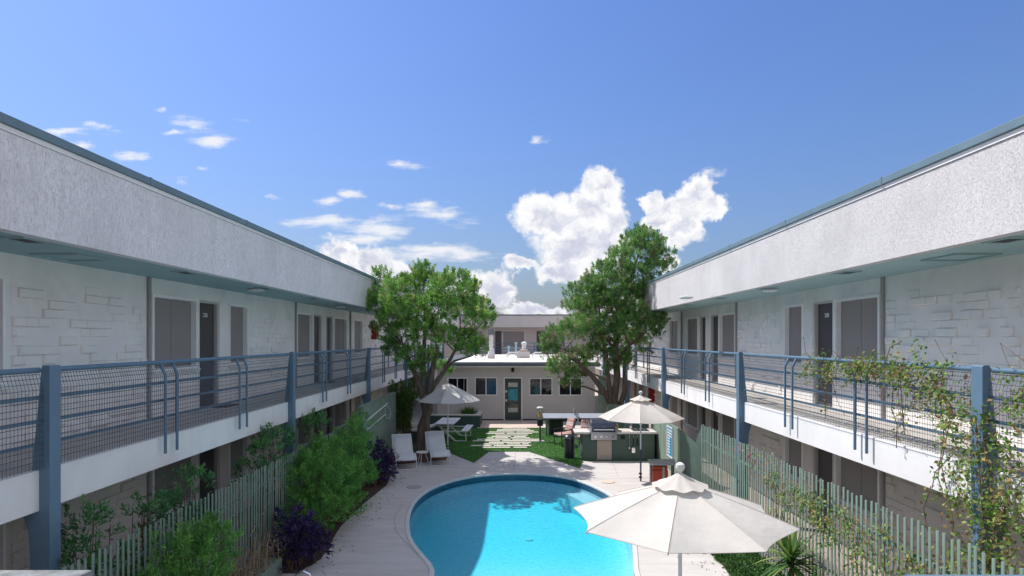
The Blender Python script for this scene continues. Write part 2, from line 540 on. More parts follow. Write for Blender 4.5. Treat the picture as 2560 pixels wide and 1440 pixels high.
leaf_mat('cover_leaf', [(0.0, (0.02, 0.055, 0.012)), (0.6, (0.05, 0.125, 0.03)), (1.0, (0.10, 0.19, 0.05))], 0.3)
leaf_mat('turf_leaf', [(0.0, (0.025, 0.075, 0.016)), (0.6, (0.05, 0.14, 0.026)), (1.0, (0.09, 0.19, 0.045))], 0.3)
leaf_mat('dry_leaf', [(0.0, (0.16, 0.12, 0.06)), (1.0, (0.36, 0.29, 0.18))], 0.3)
leaf_mat('pink_flower', [(0.0, (0.5, 0.05, 0.12)), (1.0, (0.7, 0.25, 0.3))], 0.3)


def glass_mat(name, tint, refl=1.0):
    """Dark pane that mirrors the courtyard."""
    m = bpy.data.materials.new(name)
    m.use_nodes = True
    b = m.node_tree.nodes['Principled BSDF']
    b.inputs['Base Color'].default_value = (*tint, 1)
    b.inputs['Roughness'].default_value = 0.04
    b.inputs['Specular IOR Level'].default_value = 0.9
    nt = m.node_tree
    g = nt.nodes.new('ShaderNodeNewGeometry')
    n = nt.nodes.new('ShaderNodeTexNoise')
    n.inputs['Scale'].default_value = 2.2
    L(nt, g.outputs['Position'], n.inputs['Vector'])
    bp = nt.nodes.new('ShaderNodeBump')
    bp.inputs['Strength'].default_value = 0.12
    bp.inputs['Distance'].default_value = 0.05
    L(nt, n.outputs['Fac'], bp.inputs['Height'])
    L(nt, bp.outputs[0], b.inputs['Normal'])
    MATS[name] = m


glass_mat('pane_dark', (0.012, 0.013, 0.016))
glass_mat('pane_blue', (0.015, 0.07, 0.13))


def clear_mat():
    m = bpy.data.materials.new('clear_plastic')
    m.use_nodes = True
    nt = m.node_tree
    nt.nodes.remove(nt.nodes['Principled BSDF'])
    out = nt.nodes['Material Output']
    t = nt.nodes.new('ShaderNodeBsdfTransparent')
    t.inputs['Color'].default_value = (0.9, 0.92, 0.92, 1)
    g = nt.nodes.new('ShaderNodeBsdfGlossy')
    g.inputs['Roughness'].default_value = 0.08
    mx = nt.nodes.new('ShaderNodeMixShader')
    mx.inputs[0].default_value = 0.15
    L(nt, t.outputs[0], mx.inputs[1])
    L(nt, g.outputs[0], mx.inputs[2])
    L(nt, mx.outputs[0], out.inputs['Surface'])
    MATS['clear_plastic'] = m


clear_mat()


def water_mat():
    m = bpy.data.materials.new('pool_water')
    m.use_nodes = True
    nt = m.node_tree
    nt.nodes.remove(nt.nodes['Principled BSDF'])
    out = nt.nodes['Material Output']
    g = nt.nodes.new('ShaderNodeNewGeometry')
    n = nt.nodes.new('ShaderNodeTexNoise')
    n.inputs['Scale'].default_value = 9.0
    n.inputs['Detail'].default_value = 3
    n.inputs['Distortion'].default_value = 0.8
    L(nt, g.outputs['Position'], n.inputs['Vector'])
    bp = nt.nodes.new('ShaderNodeBump')
    bp.inputs['Strength'].default_value = 0.3
    bp.inputs['Distance'].default_value = 0.05
    L(nt, n.outputs['Fac'], bp.inputs['Height'])
    fr = nt.nodes.new('ShaderNodeFresnel')
    fr.inputs['IOR'].default_value = 1.33
    L(nt, bp.outputs[0], fr.inputs['Normal'])
    t = nt.nodes.new('ShaderNodeBsdfTransparent')
    gl = nt.nodes.new('ShaderNodeBsdfGlossy')
    gl.inputs['Roughness'].default_value = 0.02
    L(nt, bp.outputs[0], gl.inputs['Normal'])
    mx = nt.nodes.new('ShaderNodeMixShader')
    L(nt, fr.outputs[0], mx.inputs[0])
    L(nt, t.outputs[0], mx.inputs[1])
    L(nt, gl.outputs[0], mx.inputs[2])
    L(nt, mx.outputs[0], out.inputs['Surface'])
    v = nt.nodes.new('ShaderNodeVolumeAbsorption')
    v.inputs['Color'].default_value = (0.0, 0.94, 0.99, 1)
    v.inputs['Density'].default_value = 0.95
    L(nt, v.outputs[0], out.inputs['Volume'])
    MATS['pool_water'] = m


water_mat()


def plaster_mat():
    m = pbr('pool_plaster', (0.47, 0.63, 0.745), 0.8, 0.14, 13.0, 0.5, 16, 0.02)
    return m


plaster_mat()
pbr('pool_tile', (0.02, 0.09, 0.17), 0.3, 0.35, 14, spec=0.5)


def deck_mat():
    """Stamped pale concrete: brushed plank grain with fine score lines."""
    m = bpy.data.materials.new('deck_concrete')
    m.use_nodes = True
    nt = m.node_tree
    b = nt.nodes['Principled BSDF']
    b.inputs['Roughness'].default_value = 0.85
    b.inputs['Specular IOR Level'].default_value = 0.25
    g = nt.nodes.new('ShaderNodeNewGeometry')
    br = nt.nodes.new('ShaderNodeTexBrick')
    br.inputs['Scale'].default_value = 1.0
    br.inputs['Brick Width'].default_value = 1.3
    br.inputs['Row Height'].default_value = 0.3
    br.inputs['Mortar Size'].default_value = 0.006
    br.inputs['Color1'].default_value = (0.56, 0.53, 0.51, 1)
    br.inputs['Color2'].default_value = (0.535, 0.505, 0.485, 1)
    br.inputs['Mortar'].default_value = (0.54, 0.51, 0.49, 1)
    L(nt, g.outputs['Position'], br.inputs['Vector'])
    n = nt.nodes.new('ShaderNodeTexNoise')
    n.inputs['Scale'].default_value = 1.0
    n.inputs['Detail'].default_value = 8
    n.inputs['Roughness'].default_value = 0.65
    vm = nt.nodes.new('ShaderNodeVectorMath')
    vm.operation = 'MULTIPLY'
    vm.inputs[1].default_value = (1.2, 5, 1)
    L(nt, g.outputs['Position'], vm.inputs[0])
    L(nt, vm.outputs[0], n.inputs['Vector'])
    r = nt.nodes.new('ShaderNodeValToRGB')
    r.color_ramp.elements[0].position = 0.33
    r.color_ramp.elements[1].position = 0.62
    r.color_ramp.elements[0].color = (0.86, 0.85, 0.84, 1)
    r.color_ramp.elements[1].color = (1.0, 1.0, 1.0, 1)
    L(nt, n.outputs['Fac'], r.inputs[0])
    mx = nt.nodes.new('ShaderNodeMix')
    mx.data_type = 'RGBA'
    mx.blend_type = 'MULTIPLY'
    mx.inputs['Factor'].default_value = 1.0
    L(nt, br.outputs['Color'], mx.inputs['A'])
    L(nt, r.outputs[0], mx.inputs['B'])
    n2 = nt.nodes.new('ShaderNodeTexNoise')
    n2.inputs['Scale'].default_value = 0.55
    n2.inputs['Detail'].default_value = 6
    L(nt, g.outputs['Position'], n2.inputs['Vector'])
    mr = nt.nodes.new('ShaderNodeMapRange')
    mr.inputs['From Min'].default_value = 0.5
    mr.inputs['From Max'].default_value = 0.72
    mr.inputs['To Max'].default_value = 0.6
    L(nt, n2.outputs['Fac'], mr.inputs['Value'])
    m2 = nt.nodes.new('ShaderNodeMix')
    m2.data_type = 'RGBA'
    L(nt, mr.outputs[0], m2.inputs['Factor'])
    L(nt, mx.outputs['Result'], m2.inputs['A'])
    m2.inputs['B'].default_value = (0.50, 0.44, 0.40, 1)
    L(nt, m2.outputs['Result'], b.inputs['Base Color'])
    bp = nt.nodes.new('ShaderNodeBump')
    bp.inputs['Strength'].default_value = 0.35
    bp.inputs['Distance'].default_value = 0.006
    L(nt, n.outputs['Fac'], bp.inputs['Height'])
    L(nt, bp.outputs[0], b.inputs['Normal'])
    MATS['deck_concrete'] = m


deck_mat()


def plaid_mat():
    m = bpy.data.materials.new('plaid')
    m.use_nodes = True
    nt = m.node_tree
    b = nt.nodes['Principled BSDF']
    b.inputs['Roughness'].default_value = 0.9
    g = nt.nodes.new('ShaderNodeTexCoord')
    sep = nt.nodes.new('ShaderNodeSeparateXYZ')
    L(nt, g.outputs['Object'], sep.inputs[0])

    def stripe(sock, f):
        a = nt.nodes.new('ShaderNodeMath')
        a.operation = 'MULTIPLY'
        a.inputs[1].default_value = f
        L(nt, sock, a.inputs[0])
        s = nt.nodes.new('ShaderNodeMath')
        s.operation = 'FRACT'
        L(nt, a.outputs[0], s.inputs[0])
        c = nt.nodes.new('ShaderNodeMath')
        c.operation = 'GREATER_THAN'
        c.inputs[1].default_value = 0.62
        L(nt, s.outputs[0], c.inputs[0])
        return c.outputs[0]
    s1 = stripe(sep.outputs['X'], 11)
    s2 = stripe(sep.outputs['Y'], 11)
    s3 = stripe(sep.outputs['Z'], 11)
    ad = nt.nodes.new('ShaderNodeMath')
    ad.operation = 'ADD'
    L(nt, s1, ad.inputs[0])
    L(nt, s2, ad.inputs[1])
    ad2 = nt.nodes.new('ShaderNodeMath')
    ad2.operation = 'ADD'
    L(nt, ad.outputs[0], ad2.inputs[0])
    L(nt, s3, ad2.inputs[1])
    dv = nt.nodes.new('ShaderNodeMath')
    dv.operation = 'MULTIPLY'
    dv.inputs[1].default_value = 0.45
    L(nt, ad2.outputs[0], dv.inputs[0])
    mx = nt.nodes.new('ShaderNodeMix')
    mx.data_type = 'RGBA'
    L(nt, dv.outputs[0], mx.inputs['Factor'])
    mx.inputs['A'].default_value = (0.33, 0.12, 0.11, 1)
    mx.inputs['B'].default_value = (0.66, 0.56, 0.52, 1)
    L(nt, mx.outputs['Result'], b.inputs['Base Color'])
    MATS['plaid'] = m


plaid_mat()

# ------------------------------------------------------------------ mesh helpers
ORG = {}


def origin(o):
    return ORG.get(o.name, Vector((0, 0, 0))) if o else Vector((0, 0, 0))


def link(o, parent=None):
    COL.objects.link(o)
    if parent is not None:
        o.parent = parent
    return o


def tag(o, label=None, cat=None, group=None, kind=None):
    if label:
        o['label'] = label
    if cat:
        o['category'] = cat
    if group:
        o['group'] = group
    if kind:
        o['kind'] = kind
    return o


def thing(name, label, cat, loc=(0, 0, 0), rotz=0.0, group=None, local=False):
    o = bpy.data.objects.new(name, None)
    o.empty_display_size = 0.2
    link(o)
    o.location = loc
    o.rotation_euler = (0, 0, rotz)
    ORG[o.name] = Vector((0, 0, 0)) if local else Vector(loc)
    return tag(o, label, cat, group)


class MB:
    def __init__(self):
        self.v, self.f = [], []

    def add(self, vs, fs):
        k = len(self.v)
        self.v += [tuple(p) for p in vs]
        self.f += [tuple(i + k for i in f) for f in fs]
        return self

    def box(self, x0, x1, y0, y1, z0, z1):
        x0, x1 = min(x0, x1), max(x0, x1)
        y0, y1 = min(y0, y1), max(y0, y1)
        z0, z1 = min(z0, z1), max(z0, z1)
        vs = [(x0, y0, z0), (x1, y0, z0), (x1, y1, z0), (x0, y1, z0),
              (x0, y0, z1), (x1, y0, z1), (x1, y1, z1), (x0, y1, z1)]
        return self.add(vs, [(0, 3, 2, 1), (4, 5, 6, 7), (0, 1, 5, 4), (1, 2, 6, 5), (2, 3, 7, 6), (3, 0, 4, 7)])

    def bar(self, a, b, w, h):
        """Rectangular bar from a to b, w across (horizontal), h high."""
        a, b = Vector(a), Vector(b)
        d = (b - a).normalized()
        up = Vector((0, 0, 1)) if abs(d.z) < 0.95 else Vector((0, 1, 0))
        s = d.cross(up).normalized() * (w / 2)
        t = s.normalized().cross(d).normalized() * (h / 2)
        vs = [p + e for p in (a, b) for e in (-s - t, s - t, s + t, -s + t)]
        return self.add(vs, [(0, 1, 2, 3), (7, 6, 5, 4), (0, 4, 5, 1), (1, 5, 6, 2), (2, 6, 7, 3), (3, 7, 4, 0)])

    def tube(self, pts, r, seg=8, cap=True):
        pts = [Vector(p) for p in pts]
        rs = r if isinstance(r, (list, tuple)) else [r] * len(pts)
        rings = []
        ref = None
        for i, p in enumerate(pts):
            d = (pts[min(i + 1, len(pts) - 1)] - pts[max(i - 1, 0)]).normalized()
            if ref is None:
                ref = Vector((1, 0, 0)) if abs(d.x) < 0.8 else Vector((0, 1, 0))
            a = (ref - d * ref.dot(d)).normalized()
            ref = a
            b = d.cross(a)
            rings.append([p + (a * math.cos(t) + b * math.sin(t)) * rs[i]
                          for t in [2 * math.pi * k / seg for k in range(seg)]])
        vs = [q for ring in rings for q in ring]
        fs = []
        for i in range(len(pts) - 1):
            for k in range(seg):
                k2 = (k + 1) % seg
                fs.append((i * seg + k, i * seg + k2, (i + 1) * seg + k2, (i + 1) * seg + k))
        if cap:
            fs.append(tuple(range(seg - 1, -1, -1)))
            n = (len(pts) - 1) * seg
            fs.append(tuple(n + k for k in range(seg)))
        return self.add(vs, fs)

    def prism(self, poly, y0, y1):
        """poly in (x,z), extruded along y."""
        n = len(poly)
        vs = [(x, y0, z) for x, z in poly] + [(x, y1, z) for x, z in poly]
        fs = [tuple(range(n - 1, -1, -1)), tuple(range(n, 2 * n))]
        for i in range(n):
            j = (i + 1) % n
            fs.append((i, j, n + j, n + i))
        return self.add(vs, fs)

    def slab(self, poly, z0, z1):
        """poly in (x,y), extruded along z."""
        n = len(poly)
        vs = [(x, y, z0) for x, y in poly] + [(x, y, z1) for x, y in poly]
        fs = [tuple(range(n - 1, -1, -1)), tuple(range(n, 2 * n))]
        for i in range(n):
            j = (i + 1) % n
            fs.append((i, j, n + j, n + i))
        return self.add(vs, fs)

    def lathe(self, prof, c, seg=16):
        """prof: (radius,z) pairs about a vertical axis at c."""
        vs, fs = [], []
        for r, z in prof:
            for k in range(seg):
                t = 2 * math.pi * k / seg
                vs.append((c[0] + r * math.cos(t), c[1] + r * math.sin(t), c[2] + z))
        for i in range(len(prof) - 1):
            for k in range(seg):
                k2 = (k + 1) % seg
                fs.append((i * seg + k, i * seg + k2, (i + 1) * seg + k2, (i + 1) * seg + k))
        fs.append(tuple(range(seg - 1, -1, -1)))
        n = (len(prof) - 1) * seg
        fs.append(tuple(n + k for k in range(seg)))
        return self.add(vs, fs)

    def mesh(self, name, off=Vector((0, 0, 0)), smooth=False):
        me = bpy.data.meshes.new(name)
        me.from_pydata([(x - off.x, y - off.y, z - off.z) for x, y, z in self.v], [], self.f)
        bm = bmesh.new()
        bm.from_mesh(me)
        bmesh.ops.recalc_face_normals(bm, faces=bm.faces)
        bm.to_mesh(me)
        bm.free()
        if smooth:
            me.polygons.foreach_set('use_smooth', [True] * len(me.polygons))
            try:
                me.set_sharp_from_angle(angle=R(40))
            except Exception:
                pass
        me.update()
        return me

    def build(self, name, mat, parent=None, smooth=False, bevel=0.0):
        off = origin(parent)
        me = self.mesh(name, off, smooth)
        me.materials.append(MATS[mat])
        o = bpy.data.objects.new(name, me)
        link(o, parent)
        ORG[o.name] = off
        if bevel:
            m = o.modifiers.new('bevel', 'BEVEL')
            m.width = bevel
            m.segments = 2
            m.limit_method = 'ANGLE'
        return o


def inst(name, me, parent, loc, rot=(0, 0, 0), scale=(1, 1, 1)):
    o = bpy.data.objects.new(name, me)
    link(o, parent)
    o.location = Vector(loc) - origin(parent)
    o.rotation_euler = rot
    o.scale = scale
    return o


def shared(mb, name, mat, smooth=False):
    me = mb.mesh(name, smooth=smooth)
    me.materials.append(MATS[mat])
    return me


def text_mesh(s, size, mat, name, parent, M):
    cu = bpy.data.curves.new('lettering', 'FONT')
    cu.body = s
    cu.size = size
    cu.align_x = 'CENTER'
    cu.align_y = 'CENTER'
    cu.extrude = 0.004
    to = bpy.data.objects.new('lettering_source', cu)
    COL.objects.link(to)
    dg = bpy.context.evaluated_depsgraph_get()
    me = bpy.data.meshes.new_from_object(to.evaluated_get(dg))
    bpy.data.objects.remove(to)
    me.transform(Matrix.Translation(-origin(parent)) @ M)
    me.materials.clear()
    me.materials.append(MATS[mat])
    o = bpy.data.objects.new(name, me)
    return link(o, parent)


def structure(mb, name, mat, **k):
    return tag(mb.build(name, mat, None, **k), kind='structure')


# ---- leaves
def unit(a):
    return a / np.maximum(np.linalg.norm(a, axis=-1, keepdims=True), 1e-9)


def leaf_object(name, P, D, Ln, W, mat, parent, rnd=None, stuff=True):
    """Rhombic leaves from base points P along directions D."""
    n = len(P)
    D = unit(D)
    S = unit(np.cross(D, RNG.normal(size=(n, 3))))
    Ln = np.broadcast_to(np.asarray(Ln, float), (n,))[:, None]
    W = np.broadcast_to(np.asarray(W, float), (n,))[:, None]
    off = np.array(origin(parent))
    P = P - off
    V = np.empty((n, 4, 3))
    V[:, 0] = P
    V[:, 1] = P + D * Ln * 0.45 + S * W * 0.5
    V[:, 2] = P + D * Ln
    V[:, 3] = P + D * Ln * 0.45 - S * W * 0.5
    me = bpy.data.meshes.new(name)
    me.vertices.add(n * 4)
    me.vertices.foreach_set('co', V.reshape(-1))
    me.loops.add(n * 4)
    me.loops.foreach_set('vertex_index', np.arange(n * 4, dtype=np.int32))
    me.polygons.add(n)
    me.polygons.foreach_set('loop_start', np.arange(0, n * 4, 4, dtype=np.int32))
    me.polygons.foreach_set('loop_total', np.full(n, 4, dtype=np.int32))
    me.update(calc_edges=True)
    at = me.attributes.new('rnd', 'FLOAT', 'FACE')
    if rnd is None:
        rnd = RNG.random(n)
    at.data.foreach_set('value', np.clip(rnd, 0, 1).astype(np.float32))
    me.materials.append(MATS[mat])
    o = bpy.data.objects.new(name, me)
    link(o, parent)
    ORG[o.name] = Vector(off)
    if stuff and parent is not None:
        o['kind'] = 'stuff'
    return o


def sphere_dirs(n):
    return unit(RNG.normal(size=(n, 3)))


def tufted(clumps, tufts, per, tl, spread, up=0.6, squash=1.0, fill=0.25):
    """Leaf bases and directions: clumps (x,y,z,r) > upright tufts > leaves."""
    Ps, Ds, Cs = [], [], []
    for (x, y, z, r) in clumps:
        nt_ = max(6, int(tufts * r * r))
        u = sphere_dirs(nt_)
        u[:, 2] = np.where(u[:, 2] < -0.45, -u[:, 2], u[:, 2])
        rad = r * np.where(RNG.random(nt_) < fill, RNG.uniform(0.25, 0.8, nt_), RNG.uniform(0.75, 1.08, nt_))
        c = np.array([x, y, z]) + u * rad[:, None] * np.array([1, 1, squash])
        ax = unit(u * 0.75 + np.array([0, 0, up]) + RNG.normal(size=(nt_, 3)) * 0.25)
        tone = RNG.random(nt_)
        t = RNG.random((nt_, per)) ** 0.8
        ln = tl * RNG.uniform(0.6, 1.3, nt_)
        pos = c[:, None, :] + ax[:, None, :] * (t * ln[:, None])[:, :, None] \
            + RNG.normal(size=(nt_, per, 3)) * (spread * (1.05 - 0.8 * t))[:, :, None]
        dr = unit(ax[:, None, :] * 0.9 + RNG.normal(size=(nt_, per, 3)) * 0.55)
        Ps.append(pos.reshape(-1, 3))
        Ds.append(dr.reshape(-1, 3))
        Cs.append(np.clip(np.repeat(tone, per) * 0.62 + RNG.random(nt_ * per) * 0.26 + t.reshape(-1) * 0.16 - 0.02, 0, 1))
    return np.concatenate(Ps), np.concatenate(Ds), np.concatenate(Cs)


# pixel of the 2560x1440 photograph -> point at depth y / on the ground
def at(px, py, y):
    return Vector(((px - 1290) / 1550 * y, y, EYE - (py - 849) / 1550 * y))


def gnd(px, py, z=0.0):
    return at(px, py, (EYE - z) * 1550 / (py - 849))

# ================================================================== ground, deck, pool
def smooth_loop(pts, n):
    """Closed Catmull-Rom through pts."""
    m = len(pts)
    out = []
    for i in range(m):
        p0, p1, p2, p3 = [Vector(pts[(i + k - 1) % m]) for k in range(4)]
        for j in range(n):
            t = j / n
            out.append(0.5 * ((2 * p1) + (p2 - p0) * t + (2 * p0 - 5 * p1 + 4 * p2 - p3) * t * t
                              + (3 * p1 - p0 - 3 * p2 + p3) * t ** 3))
    return out


POOL = [(-2.30, 13.3), (-2.47, 14.7), (-2.42, 15.9), (-2.12, 16.95), (-1.55, 17.8), (-0.80, 18.3), (0.12, 18.45),
        (1.06, 18.2), (1.72, 17.6), (2.2, 16.6), (2.45, 15.6), (2.5, 14.2), (2.38, 12.8), (2.2, 11.6), (2.03, 10.5),
        (2.0, 9.0), (2.1, 7.5), (1.8, 6.0), (0.9, 5.2), (-0.2, 5.1), (-1.3, 5.8), (-1.8, 7.0), (-1.75, 8.4),
        (-1.45, 9.6), (-1.40, 10.5), (-1.5, 11.0), (-1.72, 11.5), (-2.05, 12.3)]
LOOP = smooth_loop(POOL, 5)
NL = len(LOOP)


def loop_normals(lp):
    ns = []
    for i in range(len(lp)):
        d = (lp[(i + 1) % len(lp)] - lp[i - 1]).normalized()
        ns.append(Vector((d.y, -d.x)))
    c = sum(lp, Vector((0, 0))) / len(lp)
    if sum((lp[i] - c).dot(ns[i]) for i in range(len(lp))) < 0:
        ns = [-n for n in ns]
    return ns


LN = loop_normals(LOOP)


def build_ground():
    g = MB()
    B = 600
    for (x0, x1, y0, y1) in ((-B, -6.6, -B, B), (6.6, B, -B, B), (-6.6, 6.6, -B, 0.5), (-6.6, 6.6, 56, B)):
        g.add([(x0, y0, -0.03), (x1, y0, -0.03), (x1, y1, -0.03), (x0, y1, -0.03)], [(0, 1, 2, 3)])
    structure(g, 'ground', 'earth')
    bm = bmesh.new()
    edges = []
    outer = [(-6.6, 0.5), (6.6, 0.5), (6.6, 56), (-6.6, 56)]
    inner = [LOOP[i] + LN[i] * 0.005 for i in range(NL)]
    for lp in (outer, inner):
        vs = [bm.verts.new((p[0], p[1], 0.0)) for p in lp]
        for i in range(len(vs)):
            edges.append(bm.edges.new((vs[i], vs[(i + 1) % len(vs)])))
    bmesh.ops.triangle_fill(bm, use_beauty=True, use_dissolve=False, edges=edges)
    bmesh.ops.recalc_face_normals(bm, faces=bm.faces)
    for f in bm.faces:
        if f.normal.z < 0:
            f.normal_flip()
    me = bpy.data.meshes.new('pool_deck')
    bm.to_mesh(me)
    bm.free()
    me.materials.append(MATS['deck_concrete'])
    o = link(bpy.data.objects.new('pool_deck', me))
    tag(o, kind='structure')
    # saw-cut joints in the deck: recessed strips
    for k, (a, b) in enumerate([(gnd(1290, 1128), gnd(1284, 1182)), (gnd(1530, 1154), gnd(1546, 1192)),
                                (gnd(1185, 1157), gnd(1178, 1176)), (gnd(1460, 1152), gnd(1450, 1172)),
                                (gnd(1476, 1197), gnd(1630, 1196)), (gnd(990, 1330), gnd(1090, 1435)),
                                (gnd(985, 1295), gnd(990, 1330)), (gnd(1006, 1260), gnd(985, 1295))]):
        j = MB()
        d = (b - a).normalized()
        s = Vector((-d.y, d.x, 0)) * 0.007
        j.add([p + e + Vector((0, 0, 0.004)) for p, e in ((a, -s), (a, s), (b, s), (b, -s))], [(0, 1, 2, 3)])
        jo = j.build('joint', 'pipe_grey', o)


def depth(y):
    t = min(1, max(0, (y - 9.5) / 5.0))
    t = t * t * (3 - 2 * t)
    return 0.36 + 0.36 * t


def pool_shell(mb, grow, top, extra):
    """Concentric rings from the rim to the floor."""
    rings = [(0.0, top, None), (0.0, -0.16, None), (0.0, -0.20, None), (0.0, -0.24, None), (0.03, 0, .72), (0.12, 0, .9),
             (0.26, 0, .985), (0.45, 0, 1.0), (0.62, 0, 1.0), (0.8, 0, 1.0), (0.92, 0, 1.0), (1.0, 0, 1.0)]
    axis = []
    for p in LOOP:
        y = min(max(p.y, 7.2), 15.9)
        t = (y - 7.2) / (15.9 - 7.2)
        axis.append(Vector((0.1 - 0.0 * t, y)))
    out = []
    for (k, z, frac) in rings:
        ring = []
        for i, p in enumerate(LOOP):
            q = (p + LN[i] * grow).lerp(axis[i], k)
            zz = z if frac is None else -depth(q.y) * frac
            ring.append((q.x, q.y, zz - extra))
        out.append(ring)
    return out


def build_pool():
    t = thing('swimming_pool', 'freeform swimming pool with turquoise water in the middle of the deck', 'swimming pool', (0, 12, 0))
    rings = pool_shell(None, 0.0, 0.0, 0.0)
    # tile band
    mb = MB()
    n = NL
    for r0, r1 in ((0, 1), (1, 2)):
        for i in range(n):
            j = (i + 1) % n
            mb.add([rings[r0][i], rings[r0][j], rings[r1][j], rings[r1][i]], [(0, 1, 2, 3)])
    mb.build('tile_band', 'pool_tile', t)
    mb = MB()
    vs = [p for ring in rings[2:] for p in ring]
    fs = []
    m = len(rings) - 2
    for r in range(m - 1):
        for i in range(n):
            j = (i + 1) % n
            fs.append((r * n + i, r * n + j, (r + 1) * n + j, (r + 1) * n + i))
    mb.add(vs, fs)
    mb.build('basin', 'pool_plaster', t, smooth=True)
    # coping
    mb = MB()
    prof = [(-0.012, -0.03), (-0.012, 0.008), (-0.004, 0.016), (0.07, 0.016), (0.085, 0.002)]
    vs = []
    for (d, z) in prof:
        for i in range(n):
            q = LOOP[i] + LN[i] * d
            vs.append((q.x, q.y, z))
    fs = []
    for r in range(len(prof) - 1):
        for i in range(n):
            j = (i + 1) % n
            fs.append((r * n + i, r * n + j, (r + 1) * n + j, (r + 1) * n + i))
    mb.add(vs, fs).build('coping', 'coping', t, smooth=True)
    # step in the far right corner and underwater fittings
    mb = MB()
    pts = [LOOP[i] + LN[i] * -0.02 for i in range(41, 51)]
    inn = [LOOP[i] + LN[i] * -0.55 for i in range(41, 51)]
    mb.slab([(p.x, p.y) for p in pts] + [(p.x, p.y) for p in reversed(inn)], -0.8, -0.26)
    mb.build('step', 'pool_plaster', t)
    mb = MB()
    mb.lathe([(0.10, -0.01), (0.10, 0.01), (0.07, 0.016)], (0.3, 14.6, -depth(14.6) + 0.012), 16)
    mb.build('drain', 'white_metal', t)
    mb = MB()
    q = LOOP[26]
    mb.box(-1.30, -1.10, 18.02, 18.2, 0.018, 0.03)
    mb.build('skimmer_lid', 'white_metal', t)
    # water body
    w = MB()
    big = pool_shell(None, 0.03, -0.13, 0.06)
    w.v = []
    top = [((LOOP[i] + LN[i] * 0.03).x, (LOOP[i] + LN[i] * 0.03).y, -0.13) for i in range(n)]
    bot = [(x, y, -2.2) for x, y, z in top]
    w.add(top + bot, [tuple(range(n)), tuple(range(2 * n - 1, n - 1, -1))] +
          [(i, (i + 1) % n, n + (i + 1) % n, n + i) for i in range(n)])
    structure(w, 'water', 'pool_water')
    # mild chop on the basin wall is left to the surface material
    for (px, py, lab) in ((1035, 1218, 'round drain cover in the shaded deck left of the pool'),
                          (1520, 1205, 'round drain cover in the sunlit deck right of the pool')):
        p = gnd(px, py)
        d = MB()
        d.lathe([(0.2, 0.004), (0.2, 0.012), (0.17, 0.016)], (p.x, p.y, 0), 24)
        tag(d.build('drain_cover', 'pad' if px > 1300 else 'pipe_grey'), lab, 'drain cover', 'drain covers in the deck')


build_ground()
build_pool()

TURF = [(-1.36, 20.1), (-0.96, 22.1), (0.45, 22.1), (1.98, 19.25), (2.2, 20.42), (4.62, 20.42), (4.62, 27.75), (-4.4, 27.75),
        (-4.4, 21.8), (-2.3, 21.8)]


def in_poly(poly, x, y):
    c = np.zeros(len(x), bool)
    n = len(poly)
    for i in range(n):
        x0, y0 = poly[i]
        x1, y1 = poly[(i + 1) % n]
        cond = ((y0 > y) != (y1 > y)) & (x < (x1 - x0) * (y - y0) / (y1 - y0 + 1e-12) + x0)
        c ^= cond
    return c


def build_turf():
    structure(MB().slab(TURF, 0.004, 0.014), 'lawn', 'turf_base')
    n = 60000
    x = RNG.uniform(-4.4, 4.6, n)
    y = 19.2 + (27.75 - 19.2) * RNG.random(n) ** 1.35
    k = in_poly(TURF, x, y)
    P = np.stack([x[k], y[k], np.full(k.sum(), 0.012)], 1)
    D = RNG.normal(size=P.shape) * 0.45 + np.array([0, 0, 1])
    o = leaf_object('grass', P, D, RNG.uniform(0.03, 0.055, len(P)), 0.02, 'turf_leaf', None)
    tag(o, 'short green artificial grass behind the pool deck', 'grass', kind='stuff')
    # pale stone strips of the path
    path = thing('plank_path', 'path of staggered pale strips leading to the glazed door', 'path', (0, 25, 0))
    rows = [(300, [(890, 1440)]), (330, [(760, 1510)]), (357, [(750, 1600)]), (388, [(570, 1150), (1190, 1700)]),
            (420, [(495, 930), (970, 1560)]), (458, [(720, 1465)]), (490, [(630, 1075), (1140, 1420)]),
            (522, [(530, 680), (710, 1010), (1060, 1510)]), (555, [(300, 1060), (1100, 1720)]),
            (590, [(200, 820), (870, 1830)]), (626, [(570, 1530)]), (662, [(440, 910), (980, 1290), (1330, 1480)]),
            (697, [(150, 630), (680, 1530)]), (738, [(420, 1060), (1130, 1440)])]
    for cy, segs in rows:
        py = 1040 + cy * 0.1094
        for a, b in segs:
            p = gnd(1160 + a * 0.1094, py)
            q = gnd(1160 + b * 0.1094, py)
            m = MB()
            m.box(p.x, q.x, p.y - 0.10, p.y + 0.10, 0.016, 0.045)
            m.build('plank', 'plank_pale', path, bevel=0.006)
    structure(MB().box(-1.75, 1.55, 27.76, 30.25, 0.0, 0.06), 'doorstep_pad', 'pad', bevel=0.01)


build_turf()

# ================================================================== the two wings
ZF = 2.63
ZS = 2.2
ZC = 5.08
XE, XW = 5.0, 6.37
Y0, Y1 = 0.6, 54.0
# openings along a wing wall: (y0, y1, kind)
OPEN = [(1.6, 3.0, 'win'), (5.2, 7.72, 'win'), (10.84, 12.36, 'win'), (12.48, 13.32, 'door'), (13.74, 14.70, 'win'),
        (18.0, 19.42, 'win'), (19.55, 20.35, 'door'), (20.85, 21.55, 'door'), (21.68, 23.3, 'win'), (24.35, 25.7, 'win'),
        (31.0, 32.6, 'win'), (32.75, 33.6, 'door'), (38.0, 39.6, 'win'), (39.75, 40.6, 'door'), (46.0, 47.6, 'win')]
PANELS = [(3.2, 5.0), (7.82, 10.66), (14.86, 17.74), (25.9, 30.6), (34.0, 37.7)]
PIPES = [10.72, 17.86, 23.75, 30.8]


